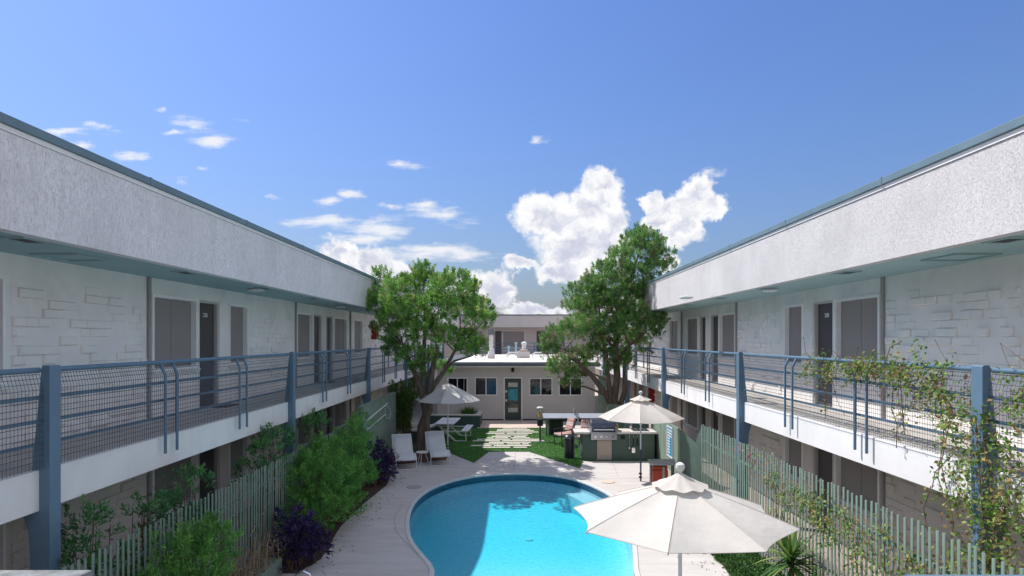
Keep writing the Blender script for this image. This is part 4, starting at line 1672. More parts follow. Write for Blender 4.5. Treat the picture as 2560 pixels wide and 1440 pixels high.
# ================================================================== umbrellas
def umbrella(label, x, y, zrim, ztop, rad, rot, mat, vent, tilt=(0, 0), ball=True, n=8, lean=0.0):
    t = thing('patio_umbrella', label, 'umbrella', (x, y, 0), group='patio umbrellas', local=True)
    h = ztop - zrim
    vs, fs = [], []
    nr, na = 9, 10
    r0 = 0.05

    def pt(k, j, i):
        """panel k, across j (0..na), outwards i (0..nr)"""
        f = i / nr
        a0 = rot + 2 * math.pi * k / n
        a1 = rot + 2 * math.pi * (k + 1) / n
        p0 = Vector((math.cos(a0), -math.sin(a0), 0))
        p1 = Vector((math.cos(a1), -math.sin(a1), 0))
        u = j / na
        rr = r0 + (rad - r0) * f
        p = p0.lerp(p1, u) * rr
        bow = 4 * u * (1 - u)
        p *= 1 - 0.075 * bow * f ** 3
        z = ztop - h * (0.86 * f + 0.14 * f * f) - 0.055 * bow * f * (1 - 0.35 * f)
        z += 0.004 * math.sin(17 * f + 5 * k) * bow
        return p + Vector((0, 0, z))
    mb = MB()
    for k in range(n):
        base = len(mb.v)
        for i in range(nr + 1):
            for j in range(na + 1):
                mb.v.append(tuple(pt(k, j, i)))
        for i in range(nr):
            for j in range(na):
                a = base + i * (na + 1) + j
                mb.f.append((a, a + 1, a + na + 2, a + na + 1))
    c = mb.build('canopy', mat, t, smooth=True)
    # hem
    hem = MB()
    for k in range(n):
        hem.tube([pt(k, j, nr) + Vector((0, 0, -0.004)) for j in range(na + 1)], 0.004, 5)
    hem.build('hem', mat, c)
    seam = MB()
    for k in range(n):
        seam.tube([pt(k, 0, i) + Vector((0, 0, 0.004)) for i in range(nr + 1)], 0.003, 5)
    seam.build('seam', mat, c)
    if vent:
        v = MB()
        m = 48
        rv = rad * 0.245
        for i in range(7):
            f = i / 6
            for q in range(m):
                a = 2 * math.pi * q / m
                wob = 1 + 0.025 * math.sin(8 * (a - rot)) * f + 0.02 * math.sin(13 * a + 2) * f
                r_ = (0.035 + (rv - 0.035) * f) * wob
                z = ztop + 0.10 - (0.13 * (1.25 * f - 0.25 * f * f)) + 0.012 * math.sin(9 * a + 1.3) * f
                v.v.append((r_ * math.cos(a), r_ * math.sin(a), z))
        for i in range(6):
            for q in range(m):
                q2 = (q + 1) % m
                v.f.append((i * m + q, i * m + q2, (i + 1) * m + q2, (i + 1) * m + q))
        v.build('vent_cap', mat, t, smooth=True)
    mat_p = 'steel' if mat == 'canopy_cream' else 'white_metal'
    MB().tube([(0, 0, 0.0), (0, 0, 0.9)], 0.024, 12).build('lower_pole', 'steel_dark' if mat == 'canopy_cream' else 'white_metal', t, smooth=True)
    MB().tube([(0, 0, 0.9), (0, 0, ztop + 0.06)], 0.021, 12).build('pole', 'white_metal', t, smooth=True)
    if ball:
        MB().lathe([(0.02, 0.0), (0.026, 0.03), (0.02, 0.045), (0.042, 0.065), (0.052, 0.095), (0.046, 0.128), (0.02, 0.148)],
                   (0, 0, ztop + 0.075), 16).build('finial', 'lamp_white', t, smooth=True)
    else:
        MB().lathe([(0.03, 0.0), (0.02, 0.05), (0.035, 0.08), (0.01, 0.12)], (0, 0, ztop + 0.06), 12).build('finial', 'lamp_white', t, smooth=True)
    for k in range(n):
        a0 = rot + 2 * math.pi * k / n
        d = Vector((math.cos(a0), -math.sin(a0), 0))
        MB().tube([d * 0.04 + Vector((0, 0, ztop - 0.03)), pt(k, 0, nr) + Vector((0, 0, -0.02))], 0.009, 5).build('rib', 'white_metal', t)
    MB().lathe([(0.03, -0.05), (0.045, -0.04), (0.045, 0.03), (0.03, 0.05)], (0, 0, zrim - 0.15), 10).build('hub', 'white_metal', t)
    for z in (0.12, 0.22):
        MB().box(-0.05, 0.03, -0.04, 0.03, z - 0.02, z + 0.02).build('clamp', 'black', t)
    t.rotation_euler = (tilt[0], tilt[1], 0)
    return t


umbrella('large cream umbrella in front of the pool, nearest the viewer', 1.80, 6.8, 2.05, 2.43, 1.20, R(20), 'canopy_cream', True)
umbrella('smaller cream umbrella beside the barbecue counter', 3.52, 17.5, 1.80, 2.33, 1.2, R(12), 'canopy_cream', True)
umbrella('white umbrella with dappled tree shade by the sun loungers', -2.42, 22.0, 1.86, 2.44, 1.16, R(5), 'canopy_white', False, ball=False)


# ================================================================== sun loungers and picnic table
def lounger(label, foot, rotz):
    t = thing('sun_lounger', label, 'sun lounger', (foot[0], foot[1], 0), rotz, group='white sling sun loungers', local=True)
    prof = [(-0.04, 0.30), (0.05, 0.37), (0.22, 0.43), (0.42, 0.43), (0.65, 0.37), (0.85, 0.335), (0.98, 0.355), (1.10, 0.44), (1.34, 0.64), (1.58, 0.86)]
    W = 0.29
    mb = MB()
    n = len(prof)
    for y, z in prof:
        for x in (-W, -W / 2, 0, W / 2, W):
            mb.v.append((x, y, z - 0.012 * (1 - (x / W) ** 2)))
    for i in range(n - 1):
        for j in range(4):
            a = i * 5 + j
            mb.f.append((a, a + 1, a + 6, a + 5))
    s = mb.build('sling', 'sling', t, smooth=True)
    m = s.modifiers.new('thickness', 'SOLIDIFY')
    m.thickness = 0.012
    for sx in (-1, 1):
        MB().tube([(sx * (W + 0.015), y, z) for y, z in prof], 0.017, 8).build('side_rail', 'white_metal', t, smooth=True)
    MB().tube([(-W - 0.015, 1.58, 0.86), (W + 0.015, 1.58, 0.86)], 0.017, 8).build('head_bar', 'white_metal', t, smooth=True)
    MB().tube([(-W - 0.015, 0.06, 0.36), (-W - 0.02, -0.0, 0.016), (W + 0.02, -0.0, 0.016), (W + 0.015, 0.06, 0.36)], 0.017, 8).build('front_leg', 'white_metal', t, smooth=True)
    MB().tube([(-W - 0.015, 1.02, 0.40), (-W - 0.02, 1.35, 0.016), (W + 0.02, 1.35, 0.016), (W + 0.015, 1.02, 0.40)], 0.017, 8).build('rear_leg', 'white_metal', t, smooth=True)
    for sx in (-1, 1):
        MB().tube([(sx * (W + 0.02), 1.36, 0.655), (sx * (W + 0.02), 1.35, 0.02)], 0.013, 6).build('prop', 'white_metal', t, smooth=True)
    return t


lounger('white sling sun lounger nearest the green garden wall', (-3.36, 19.0), R(16))
lounger('white sling sun lounger next to the white umbrella pole', (-2.38, 19.6), R(15))
t = thing('side_table', 'small round white side table between the two loungers', 'side table', (-3.02, 20.0, 0), local=True)
MB().lathe([(0.2, 0.0), (0.21, 0.012), (0.2, 0.024)], (0, 0, 0.36), 20).build('top', 'white_metal', t, smooth=True)
for k in range(3):
    a = k * 2.1 + 0.4
    MB().tube([(0.1 * math.cos(a), 0.1 * math.sin(a), 0.36), (0.2 * math.cos(a), 0.2 * math.sin(a), 0.0)], 0.012, 6).build('leg', 'white_metal', t)


def picnic():
    t = thing('picnic_table', 'white picnic table with attached benches on the grass', 'picnic table', (-2.75, 25.0, 0), R(-3), local=True)
    for k in range(6):
        x = -0.38 + k * 0.128
        MB().box(x, x + 0.12, -0.95, 0.95, 0.70, 0.735).build('top_slat', 'white_metal', t, bevel=0.005)
    for sx in (-1, 1):
        b = None
        for k in range(2):
            x = sx * (0.72 + 0.14 * k)
            o = MB().box(x - 0.065, x + 0.065, -0.9, 0.9, 0.42, 0.455).build('bench_slat', 'white_metal', t, bevel=0.005)
        for y in (-0.7, 0.7):
            MB().bar((sx * 0.32, y, 0.69), (-sx * 0.42, y + 0.04 * sx, 0.03), 0.06, 0.06).build('leg', 'white_metal', t)
            MB().tube([(sx * 0.42, y, 0.03), (sx * 0.84, y, 0.03), (sx * 0.80, y, 0.42)], 0.03, 6).build('bench_leg', 'white_metal', t)
    for y in (-0.7, 0.7):
        MB().bar((-0.8, y + 0.07, 0.395), (0.8, y + 0.07, 0.395), 0.04, 0.045).build('cross_bar', 'white_metal', t)


picnic()


# pool brush poles on the wall
t = thing('pool_pole_rack', 'pale poles and blue brush hung on the solid green wall', 'pool tools', (XFL + 0.1, 19, 1.4))
xw = XFL + 0.06


def onwall(px, py):
    y = abs(xw) * 1550 / (1290 - px)
    return Vector((xw, y, EYE - (py - 849) / 1550 * y))


def shift(p, d):
    return Vector((p.x + d, p.y, p.z))


MB().tube([onwall(914, 1054), onwall(969, 1008)], 0.022, 8).build('pole', 'white_metal', t, smooth=True)
MB().tube([onwall(916, 1076), onwall(963, 1036)], 0.018, 8).build('pole', 'white_metal', t, smooth=True)
MB().tube([onwall(903, 1028), onwall(908, 1048), onwall(911, 1066), onwall(915, 1078)], [0.045, 0.045, 0.06, 0.04], 8).build('brush', 'pale_blue', t, smooth=True)
MB().tube([onwall(914, 1056), onwall(916, 1070), onwall(914, 1100)], 0.02, 8).build('hook', 'pale_blue', t, smooth=True)
MB().tube([onwall(960, 1016), onwall(970, 1016), onwall(977, 1030), onwall(974, 1046), onwall(967, 1046), onwall(963, 1030), onwall(962, 1020)], 0.012, 6).build('hose', 'lamp_white', t, smooth=True)


# ================================================================== barbecue counter
def kitchen():
    Y = 20.5
    t = thing('barbecue_counter', 'green barbecue counter with pale worktop beside the pool deck', 'counter', (3.4, Y, 0))
    x0, x1 = 2.19, 4.58
    gx0, gx1 = 2.47, 3.32
    b = MB()
    b.box(x0, 2.66, Y, Y + 0.72, 0.0, 0.88)
    b.box(3.18, x1, Y, Y + 0.72, 0.0, 0.88)
    b.box(2.66, 3.18, Y + 0.03, Y + 0.72, 0.0, 0.62)
    b.build('body', 'kitchen_green', t)
    tp = MB()
    tp.box(1.95, gx0 - 0.01, Y - 0.05, Y + 0.78, 0.882, 0.95)
    tp.box(gx1 + 0.01, x1 + 0.08, Y - 0.05, Y + 0.78, 0.882, 0.95)
    tp.build('worktop', 'counter', t, bevel=0.012)
    d = MB().box(2.675, 3.165, Y - 0.012, Y + 0.028, 0.02, 0.68).build('door', 'beige_door', t, bevel=0.01)
    MB().box(2.71, 2.74, Y - 0.03, Y - 0.013, 0.36, 0.46).build('handle', 'pipe_grey', d)
    f = MB()
    for k in range(7):
        f.box(2.78 + k * 0.05, 2.80 + k * 0.05, Y - 0.016, Y - 0.013, 0.10, 0.18)
    f.build('louvre', 'pipe_grey', d)
    MB().bar((1.98, Y + 0.05, 0.84), (2.17, Y + 0.05, 0.1), 0.04, 0.05).build('brace', 'fence_green', t)
    MB().box(1.93, 1.97, Y + 0.3, Y + 0.34, 0.0, 0.88).build('leg', 'fence_green', t)
    MB().box(3.46, 3.60, Y - 0.02, Y - 0.001, 0.70, 0.84).build('outlet', 'black', t)
    # utensils on hooks
    for k, x in enumerate((3.74, 3.88, 4.01)):
        u = thing('grill_utensil', ['ladle hanging on the counter front, leftmost utensil', 'spatula hanging in the middle of the counter front', 'tongs hanging on the counter front, rightmost utensil'][k], 'utensil', (x, Y - 0.03, 0.8), group='utensils hung on the counter')
        MB().tube([(x, Y - 0.02, 0.84), (x, Y - 0.035, 0.76)], 0.016, 6).build('hook', 'chrome', u)
        if k < 2:
            MB().tube([(x, Y - 0.03, 0.77), (x, Y - 0.03, 0.46)], 0.011, 6).build('handle', 'steel' if k == 0 else 'black', u)
        if k == 0:
            MB().lathe([(0.012, 0.0), (0.045, 0.03), (0.05, 0.08), (0.02, 0.11)], (x, Y - 0.05, 0.37), 10).build('bowl', 'steel', u, smooth=True)
        elif k == 1:
            MB().box(x - 0.055, x + 0.055, Y - 0.034, Y - 0.026, 0.26, 0.43).build('blade', 'chrome', u, bevel=0.003)
            MB().tube([(x, Y - 0.03, 0.46), (x, Y - 0.03, 0.42)], 0.008, 6).build('shank', 'chrome', u)
        else:
            for sx in (-1, 1):
                MB().tube([(x, Y - 0.03, 0.76), (x + sx * 0.03, Y - 0.03, 0.48)], 0.010, 6).build('arm', 'black', u)
    # grill
    g = thing('gas_grill', 'stainless gas grill with closed lid set into the counter', 'grill', (2.9, Y, 0.9))
    lid = MB()
    prof = [(Y - 0.02, 0.955), (Y - 0.02, 1.10), (Y + 0.05, 1.24), (Y + 0.18, 1.32), (Y + 0.45, 1.34), (Y + 0.6, 1.2), (Y + 0.6, 0.955)]
    n = len(prof)
    xs = (gx0 + 0.02, gx1 - 0.02)
    lid.v = [(xs[0], y, z) for y, z in prof] + [(xs[1], y, z) for y, z in prof]
    lid.f = [tuple(range(n)), tuple(range(2 * n - 1, n - 1, -1))] + [(i, (i + 1) % n, n + (i + 1) % n, n + i) for i in range(n)]
    lo = lid.build('lid', 'steel_dark', g, bevel=0.012)
    for xx in xs:
        MB().box(xx - 0.025, xx + 0.025, Y - 0.03, Y + 0.62, 0.953, 1.12).build('lid_end', 'steel', lo, bevel=0.01)
    MB().tube([(gx0 + 0.1, Y - 0.07, 1.03), (gx1 - 0.1, Y - 0.07, 1.03)], 0.016, 8).build('lid_handle', 'chrome', lo, smooth=True)
    MB().lathe([(0.03, -0.01), (0.035, 0.0), (0.03, 0.01)], (2.9, Y - 0.035, 1.13), 12).build('gauge', 'chrome', lo)
    MB().box(gx0 - 0.005, gx1 + 0.005, Y - 0.09, Y + 0.62, 0.90, 0.951).build('firebox', 'steel', g, bevel=0.008)
    MB().box(gx0 - 0.01, gx1 + 0.01, Y - 0.10, Y - 0.02, 0.70, 0.898).build('control_panel', 'steel', g, bevel=0.012)
    for k in range(4):
        x = gx0 + 0.14 + k * 0.19
        MB().tube([(x, Y - 0.102, 0.81), (x, Y - 0.145, 0.81)], 0.028, 12).build('knob', 'chrome', g, smooth=True)
    # things on the worktop
    s = thing('side_burner', 'steel side burner set in the counter right of the grill', 'burner', (4.15, Y + 0.3, 0.95))
    MB().box(3.9, 4.45, Y + 0.1, Y + 0.62, 0.951, 0.968).build('tray', 'steel', s, bevel=0.004)
    for k in range(4):
        MB().box(3.96 + k * 0.13, 3.985 + k * 0.13, Y + 0.14, Y + 0.58, 0.969, 0.99).build('grate_bar', 'black', s)
    bt = thing('bottle', 'small amber bottle standing right of the grill', 'bottle', (3.42, Y + 0.45, 0.95))
    MB().lathe([(0.035, 0.0), (0.038, 0.12), (0.015, 0.17), (0.015, 0.22)], (3.42, Y + 0.45, 0.951), 10).build('glass', 'amber', bt, smooth=True)
    tr = thing('serving_tray', 'flat grey tray lying on the worktop right of the grill', 'tray', (3.62, Y + 0.3, 0.95))
    MB().box(3.42, 3.78, Y + 0.05, Y + 0.35, 0.951, 0.962).build('plate', 'pad', tr)


kitchen()


def swing_can():
    t = thing('trash_can', 'tall black cylindrical trash can left of the counter', 'trash can', (1.78, 20.85, 0))
    c = (1.78, 20.85, 0.0)
    MB().lathe([(0.145, 0.015), (0.15, 0.03), (0.155, 0.72)], c, 20).build('body', 'can_black', t, smooth=True)
    MB().lathe([(0.16, 0.722), (0.165, 0.74), (0.12, 0.80), (0.05, 0.82)], c, 20).build('lid', 'can_black', t, smooth=True)
    MB().lathe([(0.157, 0.69), (0.162, 0.70), (0.157, 0.712)], c, 20).build('rim_band', 'steel', t, smooth=True)


swing_can()


def patio_chair(label, x, y, rz):
    t = thing('patio_chair', label, 'chair', (x, y, 0), rz, group='patio chairs with plaid cushions', local=True)
    # local: faces -y; seat 0.5 wide
    w = 0.27
    for sx in (-1, 1):
        MB().tube([(sx * w, -0.26, 0.62), (sx * w, -0.28, 0.42), (sx * w, -0.24, 0.02), (sx * w, 0.24, 0.02), (sx * w, 0.22, 0.40)], 0.016, 6).build('leg_frame', 'black', t)
        MB().tube([(sx * w, -0.30, 0.62), (sx * w, 0.25, 0.64)], 0.024, 8).build('armrest', 'black', t)
        MB().tube([(sx * w * 0.9, 0.22, 0.40), (sx * w * 0.9, 0.38, 0.98)], 0.016, 6).build('back_post', 'black', t)
        MB().tube([(sx * w, -0.24, 0.05), (-sx * w, 0.22, 0.33)], 0.012, 6).build('brace', 'black', t)
    MB().tube([(-w, -0.28, 0.40), (w, -0.28, 0.40)], 0.016, 6).build('front_bar', 'black', t)
    MB().tube([(-w * 0.9, 0.38, 0.98), (w * 0.9, 0.38, 0.98)], 0.016, 6).build('head_bar', 'black', t)
    MB().box(-w + 0.02, w - 0.02, -0.27, 0.24, 0.385, 0.405).build('seat_panel', 'black', t)
    MB().box(-w + 0.01, w - 0.01, -0.29, 0.22, 0.41, 0.50).build('seat_cushion', 'plaid', t, bevel=0.03)
    mb = MB()
    mb.v = [(-0.24, 0.16, 0.50), (0.24, 0.16, 0.50), (0.24, 0.26, 0.48), (-0.24, 0.26, 0.48),
            (-0.24, 0.32, 1.04), (0.24, 0.32, 1.04), (0.24, 0.41, 1.02), (-0.24, 0.41, 1.02)]
    mb.f = [(0, 3, 2, 1), (4, 5, 6, 7), (0, 1, 5, 4), (1, 2, 6, 5), (2, 3, 7, 6), (3, 0, 4, 7)]
    mb.build('back_cushion', 'plaid', t, bevel=0.035)


patio_chair('patio chair with pink plaid cushion facing the path', 1.80, 23.3, R(-62))
patio_chair('patio chair with pink plaid cushion half hidden behind the worktop', 2.48, 22.7, R(-30))


def pingpong():
    t = thing('table_tennis_table', 'grey table tennis table on green end panels near the cabin', 'table tennis table', (2.6, 26.3, 0))
    for (a, b) in ((1.14, 2.52), (2.56, 4.0)):
        h = MB().box(a, b, 25.5, 27.1, 0.73, 0.775).build('table_half', 'table_grey', t, bevel=0.006)
        l = MB()
        l.box(a, b, 25.5, 25.53, 0.7755, 0.7775)
        l.box(a, b, 27.07, 27.1, 0.7755, 0.7775)
        l.box(a, b, 26.29, 26.305, 0.7755, 0.7775)
        l.build('line', 'white_metal', h)
    MB().box(2.532, 2.548, 25.35, 27.25, 0.775, 0.93).build('net', 'steel_dark', t)
    for y in (25.36, 27.24):
        MB().tube([(2.54, y, 0.60), (2.54, y, 1.0)], 0.02, 8).build('net_post', 'lamp_white', t)
    for x in (1.35, 3.6):
        MB().box(x, x + 0.08, 25.8, 26.9, 0.0, 0.728).build('end_panel', 'kitchen_green', t)
    MB().box(1.22, 1.30, 25.56, 25.64, 0.0, 0.728).build('leg', 'fence_green', t)
    MB().box(1.431, 2.0, 26.3, 26.36, 0.0, 0.728).build('stretcher_panel', 'kitchen_green', t)


pingpong()


def dispenser():
    x, y = 0.94, 24.2
    t = thing('ball_dispenser', 'clear canister of orange balls on a dark post beside the path', 'dispenser', (x, y, 0))
    MB().box(x - 0.2, x + 0.2, y - 0.16, y + 0.16, 0.012, 0.04).build('base_plate', 'steel', t, bevel=0.005)
    MB().box(x - 0.035, x + 0.035, y - 0.035, y + 0.035, 0.04, 0.64).build('post', 'steel_dark', t)
    MB().box(x - 0.11, x + 0.11, y - 0.11, y + 0.11, 0.64, 0.88).build('box', 'black', t, bevel=0.01)
    MB().lathe([(0.11, 0.0), (0.115, 0.40), (0.11, 0.42)], (x, y, 0.882), 16).build('canister', 'clear_plastic', t, smooth=True)
    MB().lathe([(0.13, 0.0), (0.13, 0.05), (0.1, 0.07)], (x, y, 1.304), 16).build('lid', 'lamp_white', t, smooth=True)
    rr = random.Random(3)
    for k in range(26):
        a = rr.uniform(0, 6.28)
        r = rr.uniform(0.0, 0.07)
        z = 0.92 + 0.27 * (k / 26)
        me = MB().lathe([(0.008, -0.028), (0.022, -0.02), (0.03, 0.0), (0.022, 0.02), (0.008, 0.028)], (x + r * math.cos(a), y + r * math.sin(a), z), 8)
        me.build('ball', 'amber' if k % 3 else 'yellow', t, smooth=True)


dispenser()


def cart():
    t = thing('serving_cart', 'grey-topped low table with a red cooler beneath, by the blue sign', 'table', (3.95, 16.6, 0))
    MB().slab([(3.50, 16.25), (4.20, 16.25), (4.33, 16.95), (3.60, 16.95)], 0.70, 0.735).build('top', 'slate_top', t, bevel=0.006)
    for (x, y) in ((3.56, 16.32), (4.14, 16.32), (4.24, 16.88), (3.66, 16.88)):
        MB().box(x - 0.02, x + 0.02, y - 0.02, y + 0.02, 0.0, 0.699).build('leg', 'steel_dark', t)
    c = thing('cooler', 'red cooler with a grey upright band under the low table', 'cooler', (3.8, 16.6, 0))
    MB().box(3.62, 4.02, 16.36, 16.8, 0.05, 0.56).build('body', 'cooler_red', c, bevel=0.03)
    MB().box(3.63, 4.01, 16.37, 16.79, 0.562, 0.66).build('lid', 'cooler_red', c, bevel=0.03)
    MB().box(3.86, 3.92, 16.345, 16.359, 0.06, 0.64).build('band', 'steel', c)
    w = MB().lathe([(0.05, 0), (0.06, 0.03), (0.03, 0.07)], (3.5, 16.4, 0.0), 10)
    tag(w.build('umbrella_weight', 'black', None, smooth=True), 'small black weight on the deck beside the red cooler', 'weight')


cart()
# hand rail of the pool ladder just in view at the lower edge
t = thing('grab_rail', 'curved chrome grab rail at the lower edge left of the pool', 'grab rail', (-3.3, 9.4, 0))
MB().tube([(-3.32, 9.3, 0.0), (-3.32, 9.3, 0.40), (-3.28, 9.3, 0.48), (-3.19, 9.3, 0.52), (-3.10, 9.3, 0.48), (-3.06, 9.3, 0.40), (-3.06, 9.3, 0.0)], 0.022, 10).build('tube', 'chrome', t, smooth=True)


# ================================================================== trees
def tree(label, cat_group, Y, base, stems, clumps_px, mat, bark, tufts, per, seed, dz=0.55, shrink=0.8):
    rr = random.Random(seed)
    t = thing('juniper_tree', label, 'tree', (base[0], base[1], 0), group=cat_group)
    cl = []
    for (px, py, r) in clumps_px:
        y = Y + rr.uniform(-1, 1) * dz * 1.6
        p = at(px, py, y)
        rad = r * shrink * rr.uniform(0.85, 1.12) * y / 1550
        cl.append((p.x, p.y, p.z, rad))
    # small outlying lobes make the outline uneven
    for (x, y, z, r) in list(cl):
        for k in range(2):
            d = Vector((rr.uniform(-1, 1), rr.uniform(-1, 1), rr.uniform(-.6, 1))).normalized()
            cl.append((x + d.x * r * 1.15, y + d.y * r * 1.15, z + d.z * r * 1.1, r * rr.uniform(0.3, 0.5)))
    trunk = MB()
    ends = []
    for (pts, rs) in stems:
        trunk.tube([Vector(p) for p in pts], rs, 9)
        ends.append(pts)
    tr = trunk.build('trunk', bark, t, smooth=True)
    # limbs from the stems to the clumps
    nodes = [(Vector(p), r) for pts, rs in stems for p, r in zip(pts[1:], rs[1:])]
    lm = MB()
    for (x, y, z, r) in cl[:len(clumps_px)]:
        c = Vector((x, y, z))
        best = min(nodes, key=lambda q: (q[0] - c).length + (0.8 if q[0].z > c.z else 0))
        a = best[0]
        mid = a.lerp(c, 0.5) + Vector((rr.uniform(-.15, .15), rr.uniform(-.15, .15), rr.uniform(-0.05, .2)))
        r0 = min(best[1] * 0.6, 0.055)
        lm.tube([a, mid, c, c + Vector((rr.uniform(-.1, .1), rr.uniform(-.1, .1), r * 0.6))], [r0, r0 * 0.7, r0 * 0.45, 0.008], 6)
        for k in range(3):
            d = Vector((rr.uniform(-1, 1), rr.uniform(-1, 1), rr.uniform(-.3, 1))).normalized()
            lm.tube([mid.lerp(c, 0.5), c + d * r * 0.7], [r0 * 0.4, 0.006], 5)
    lm.build('limbs', bark, t, smooth=True)
    P, D, C = tufted(cl, tufts, per, 0.22, 0.05, up=0.7, fill=0.12)
    n = len(P)
    dead = np.repeat(RNG.random(n // per + 1) < 0.10, per)[:n]
    low = (P[:, 2] < 4.3) & (np.repeat(RNG.random(n // per + 1), per)[:n] < 0.16) & (mat == 'juniper_old')
    C = np.where(dead | low, np.clip(0.86 + 0.14 * RNG.random(n), 0, 1), C * 0.84)
    leaf_object('crown', P, D, RNG.uniform(0.035, 0.07, n), RNG.uniform(0.015, 0.026, n), mat, t, C, stuff=False)
    return t


LT = [(1060, 690, 36), (1058, 720, 48), (955, 700, 24), (985, 735, 42), (1015, 725, 40), (935, 735, 30), (918, 752, 20), (945, 770, 36),
      (1110, 725, 50), (1142, 705, 28), (1165, 738, 42), (1190, 725, 22), (1205, 770, 32), (1195, 810, 42), (1215, 800, 22), (1150, 790, 52),
      (1095, 785, 58), (1035, 790, 56), (985, 790, 44), (965, 805, 34), (1010, 840, 46), (1065, 845, 54), (1120, 850, 50), (1165, 860, 36),
      (1195, 875, 26), (975, 848, 22), (990, 880, 30), (1025, 895, 34), (1075, 900, 34), (1110, 925, 26), (1040, 935, 26), (1178, 890, 18)]
tree('spreading juniper with twisted trunk beside the white umbrella on the left', 'juniper trees', 21.0, (-3.45, 22.4),
     [([(-3.50, 22.3, -0.02), (-3.42, 22.25, 0.3), (-3.38, 22.2, 0.9), (-3.12, 22.1, 1.5), (-3.05, 21.9, 2.1), (-2.95, 21.6, 2.8), (-2.7, 21.3, 3.7)], [0.26, 0.17, 0.15, 0.16, 0.12, 0.11, 0.06]),
      ([(-3.36, 22.3, 0.0), (-3.18, 22.2, 0.6), (-3.2, 22.1, 1.3), (-3.35, 21.9, 2.2), (-3.6, 21.6, 3.0), (-3.9, 21.4, 3.8)], [0.18, 0.12, 0.12, 0.09, 0.08, 0.05]),
      ([(-3.02, 21.85, 2.2), (-2.5, 21.5, 2.9), (-2.1, 21.2, 3.6)], [0.10, 0.09, 0.05]),
      ([(-3.3, 22.0, 2.0), (-3.2, 21.5, 3.2), (-3.1, 21.1, 4.4), (-3.1, 21.0, 5.3)], [0.09, 0.08, 0.06, 0.03])],
     LT, 'juniper_leaf', 'bark', 360, 80, 5, 0.7, 0.72)
RT = [(1520, 760, 45), (1560, 820, 40), (1470, 820, 36), (1600, 760, 36), (1500, 870, 30), (1602, 590, 22), (1580, 615, 34), (1622, 610, 30), (1648, 615, 22), (1650, 650, 28), (1600, 650, 44), (1640, 685, 34), (1555, 655, 38),
      (1545, 690, 40), (1590, 700, 46), (1505, 690, 36), (1480, 725, 32), (1525, 730, 46), (1580, 745, 44), (1620, 730, 30), (1432, 735, 22),
      (1430, 765, 28), (1450, 790, 36), (1490, 780, 42), (1540, 785, 40), (1590, 790, 34), (1635, 808, 28), (1610, 830, 34), (1655, 800, 16),
      (1385, 840, 28), (1372, 865, 24), (1378, 890, 24), (1440, 840, 38), (1480, 840, 36), (1520, 850, 36), (1565, 850, 34), (1590, 870, 30),
      (1405, 925, 32), (1385, 920, 22), (1440, 905, 34), (1440, 940, 24), (1425, 960, 18), (1480, 890, 30), (1545, 900, 26), (1530, 920, 20), (1570, 905, 20)]
tree('tall sparse juniper with forked reddish trunk behind the barbecue counter', 'juniper trees', 24.0, (3.8, 24.3),
     [([(4.05, 24.3, -0.02), (3.95, 24.3, 0.9), (3.85, 24.3, 1.7), (3.95, 24.2, 2.6), (3.85, 24.1, 3.6), (3.95, 24.0, 4.6), (4.3, 23.9, 5.8), (4.7, 23.9, 7.2)], [0.22, 0.18, 0.15, 0.14, 0.12, 0.11, 0.07, 0.03]),
      ([(3.95, 24.3, 0.8), (3.55, 24.2, 1.8), (2.95, 24.1, 2.6), (2.4, 24.0, 3.1), (1.9, 24.0, 3.6)], [0.15, 0.12, 0.10, 0.08, 0.04]),
      ([(3.75, 24.3, 1.4), (3.6, 24.2, 2.4), (3.5, 24.1, 3.4), (3.3, 24.0, 4.4), (3.2, 24.0, 5.4)], [0.12, 0.10, 0.09, 0.06, 0.03]),
      ([(3.9, 24.1, 3.2), (4.4, 23.9, 3.8), (5.0, 23.8, 4.3)], [0.08, 0.06, 0.03]),
      ([(3.95, 24.3, 1.0), (4.25, 24.2, 2.0), (4.2, 24.1, 3.0)], [0.12, 0.1, 0.06])],
     RT, 'juniper_old', 'bark_red', 330, 80, 9, 0.6, 0.86)


# ================================================================== shrubs and climbers
def shrub(name, label, cat, clumps, mat, tufts, per, tl, ll, lw, stems=6, group=None, up=0.7, twig='twig', fill=0.25):
    x = sum(c[0] for c in clumps) / len(clumps)
    y = sum(c[1] for c in clumps) / len(clumps)
    t = thing(name, label, cat, (x, y, 0), group=group)
    m = MB()
    for c in clumps:
        for k in range(stems):
            b = Vector((c[0] + random.uniform(-.12, .12), c[1] + random.uniform(-.12, .12), 0.01))
            e = Vector((c[0] + random.uniform(-.7, .7) * c[3], c[1] + random.uniform(-.7, .7) * c[3], c[2] + random.uniform(0, .6) * c[3]))
            m.tube([b, b.lerp(e, 0.5) + Vector((random.uniform(-.05, .05), random.uniform(-.05, .05), 0.05)), e], [0.014, 0.010, 0.004], 5)
    tag(m.build('stems', twig, t), kind='stuff')
    P, D, C = tufted(clumps, tufts, per, tl, tl * 0.22, up=up, fill=fill)
    P[:, 2] = np.maximum(P[:, 2], 0.02)
    n = len(P)
    leaf_object('foliage', P, D, RNG.uniform(0.7, 1.3, n) * ll, RNG.uniform(0.7, 1.3, n) * lw, mat, t, C, stuff=False)
    return t


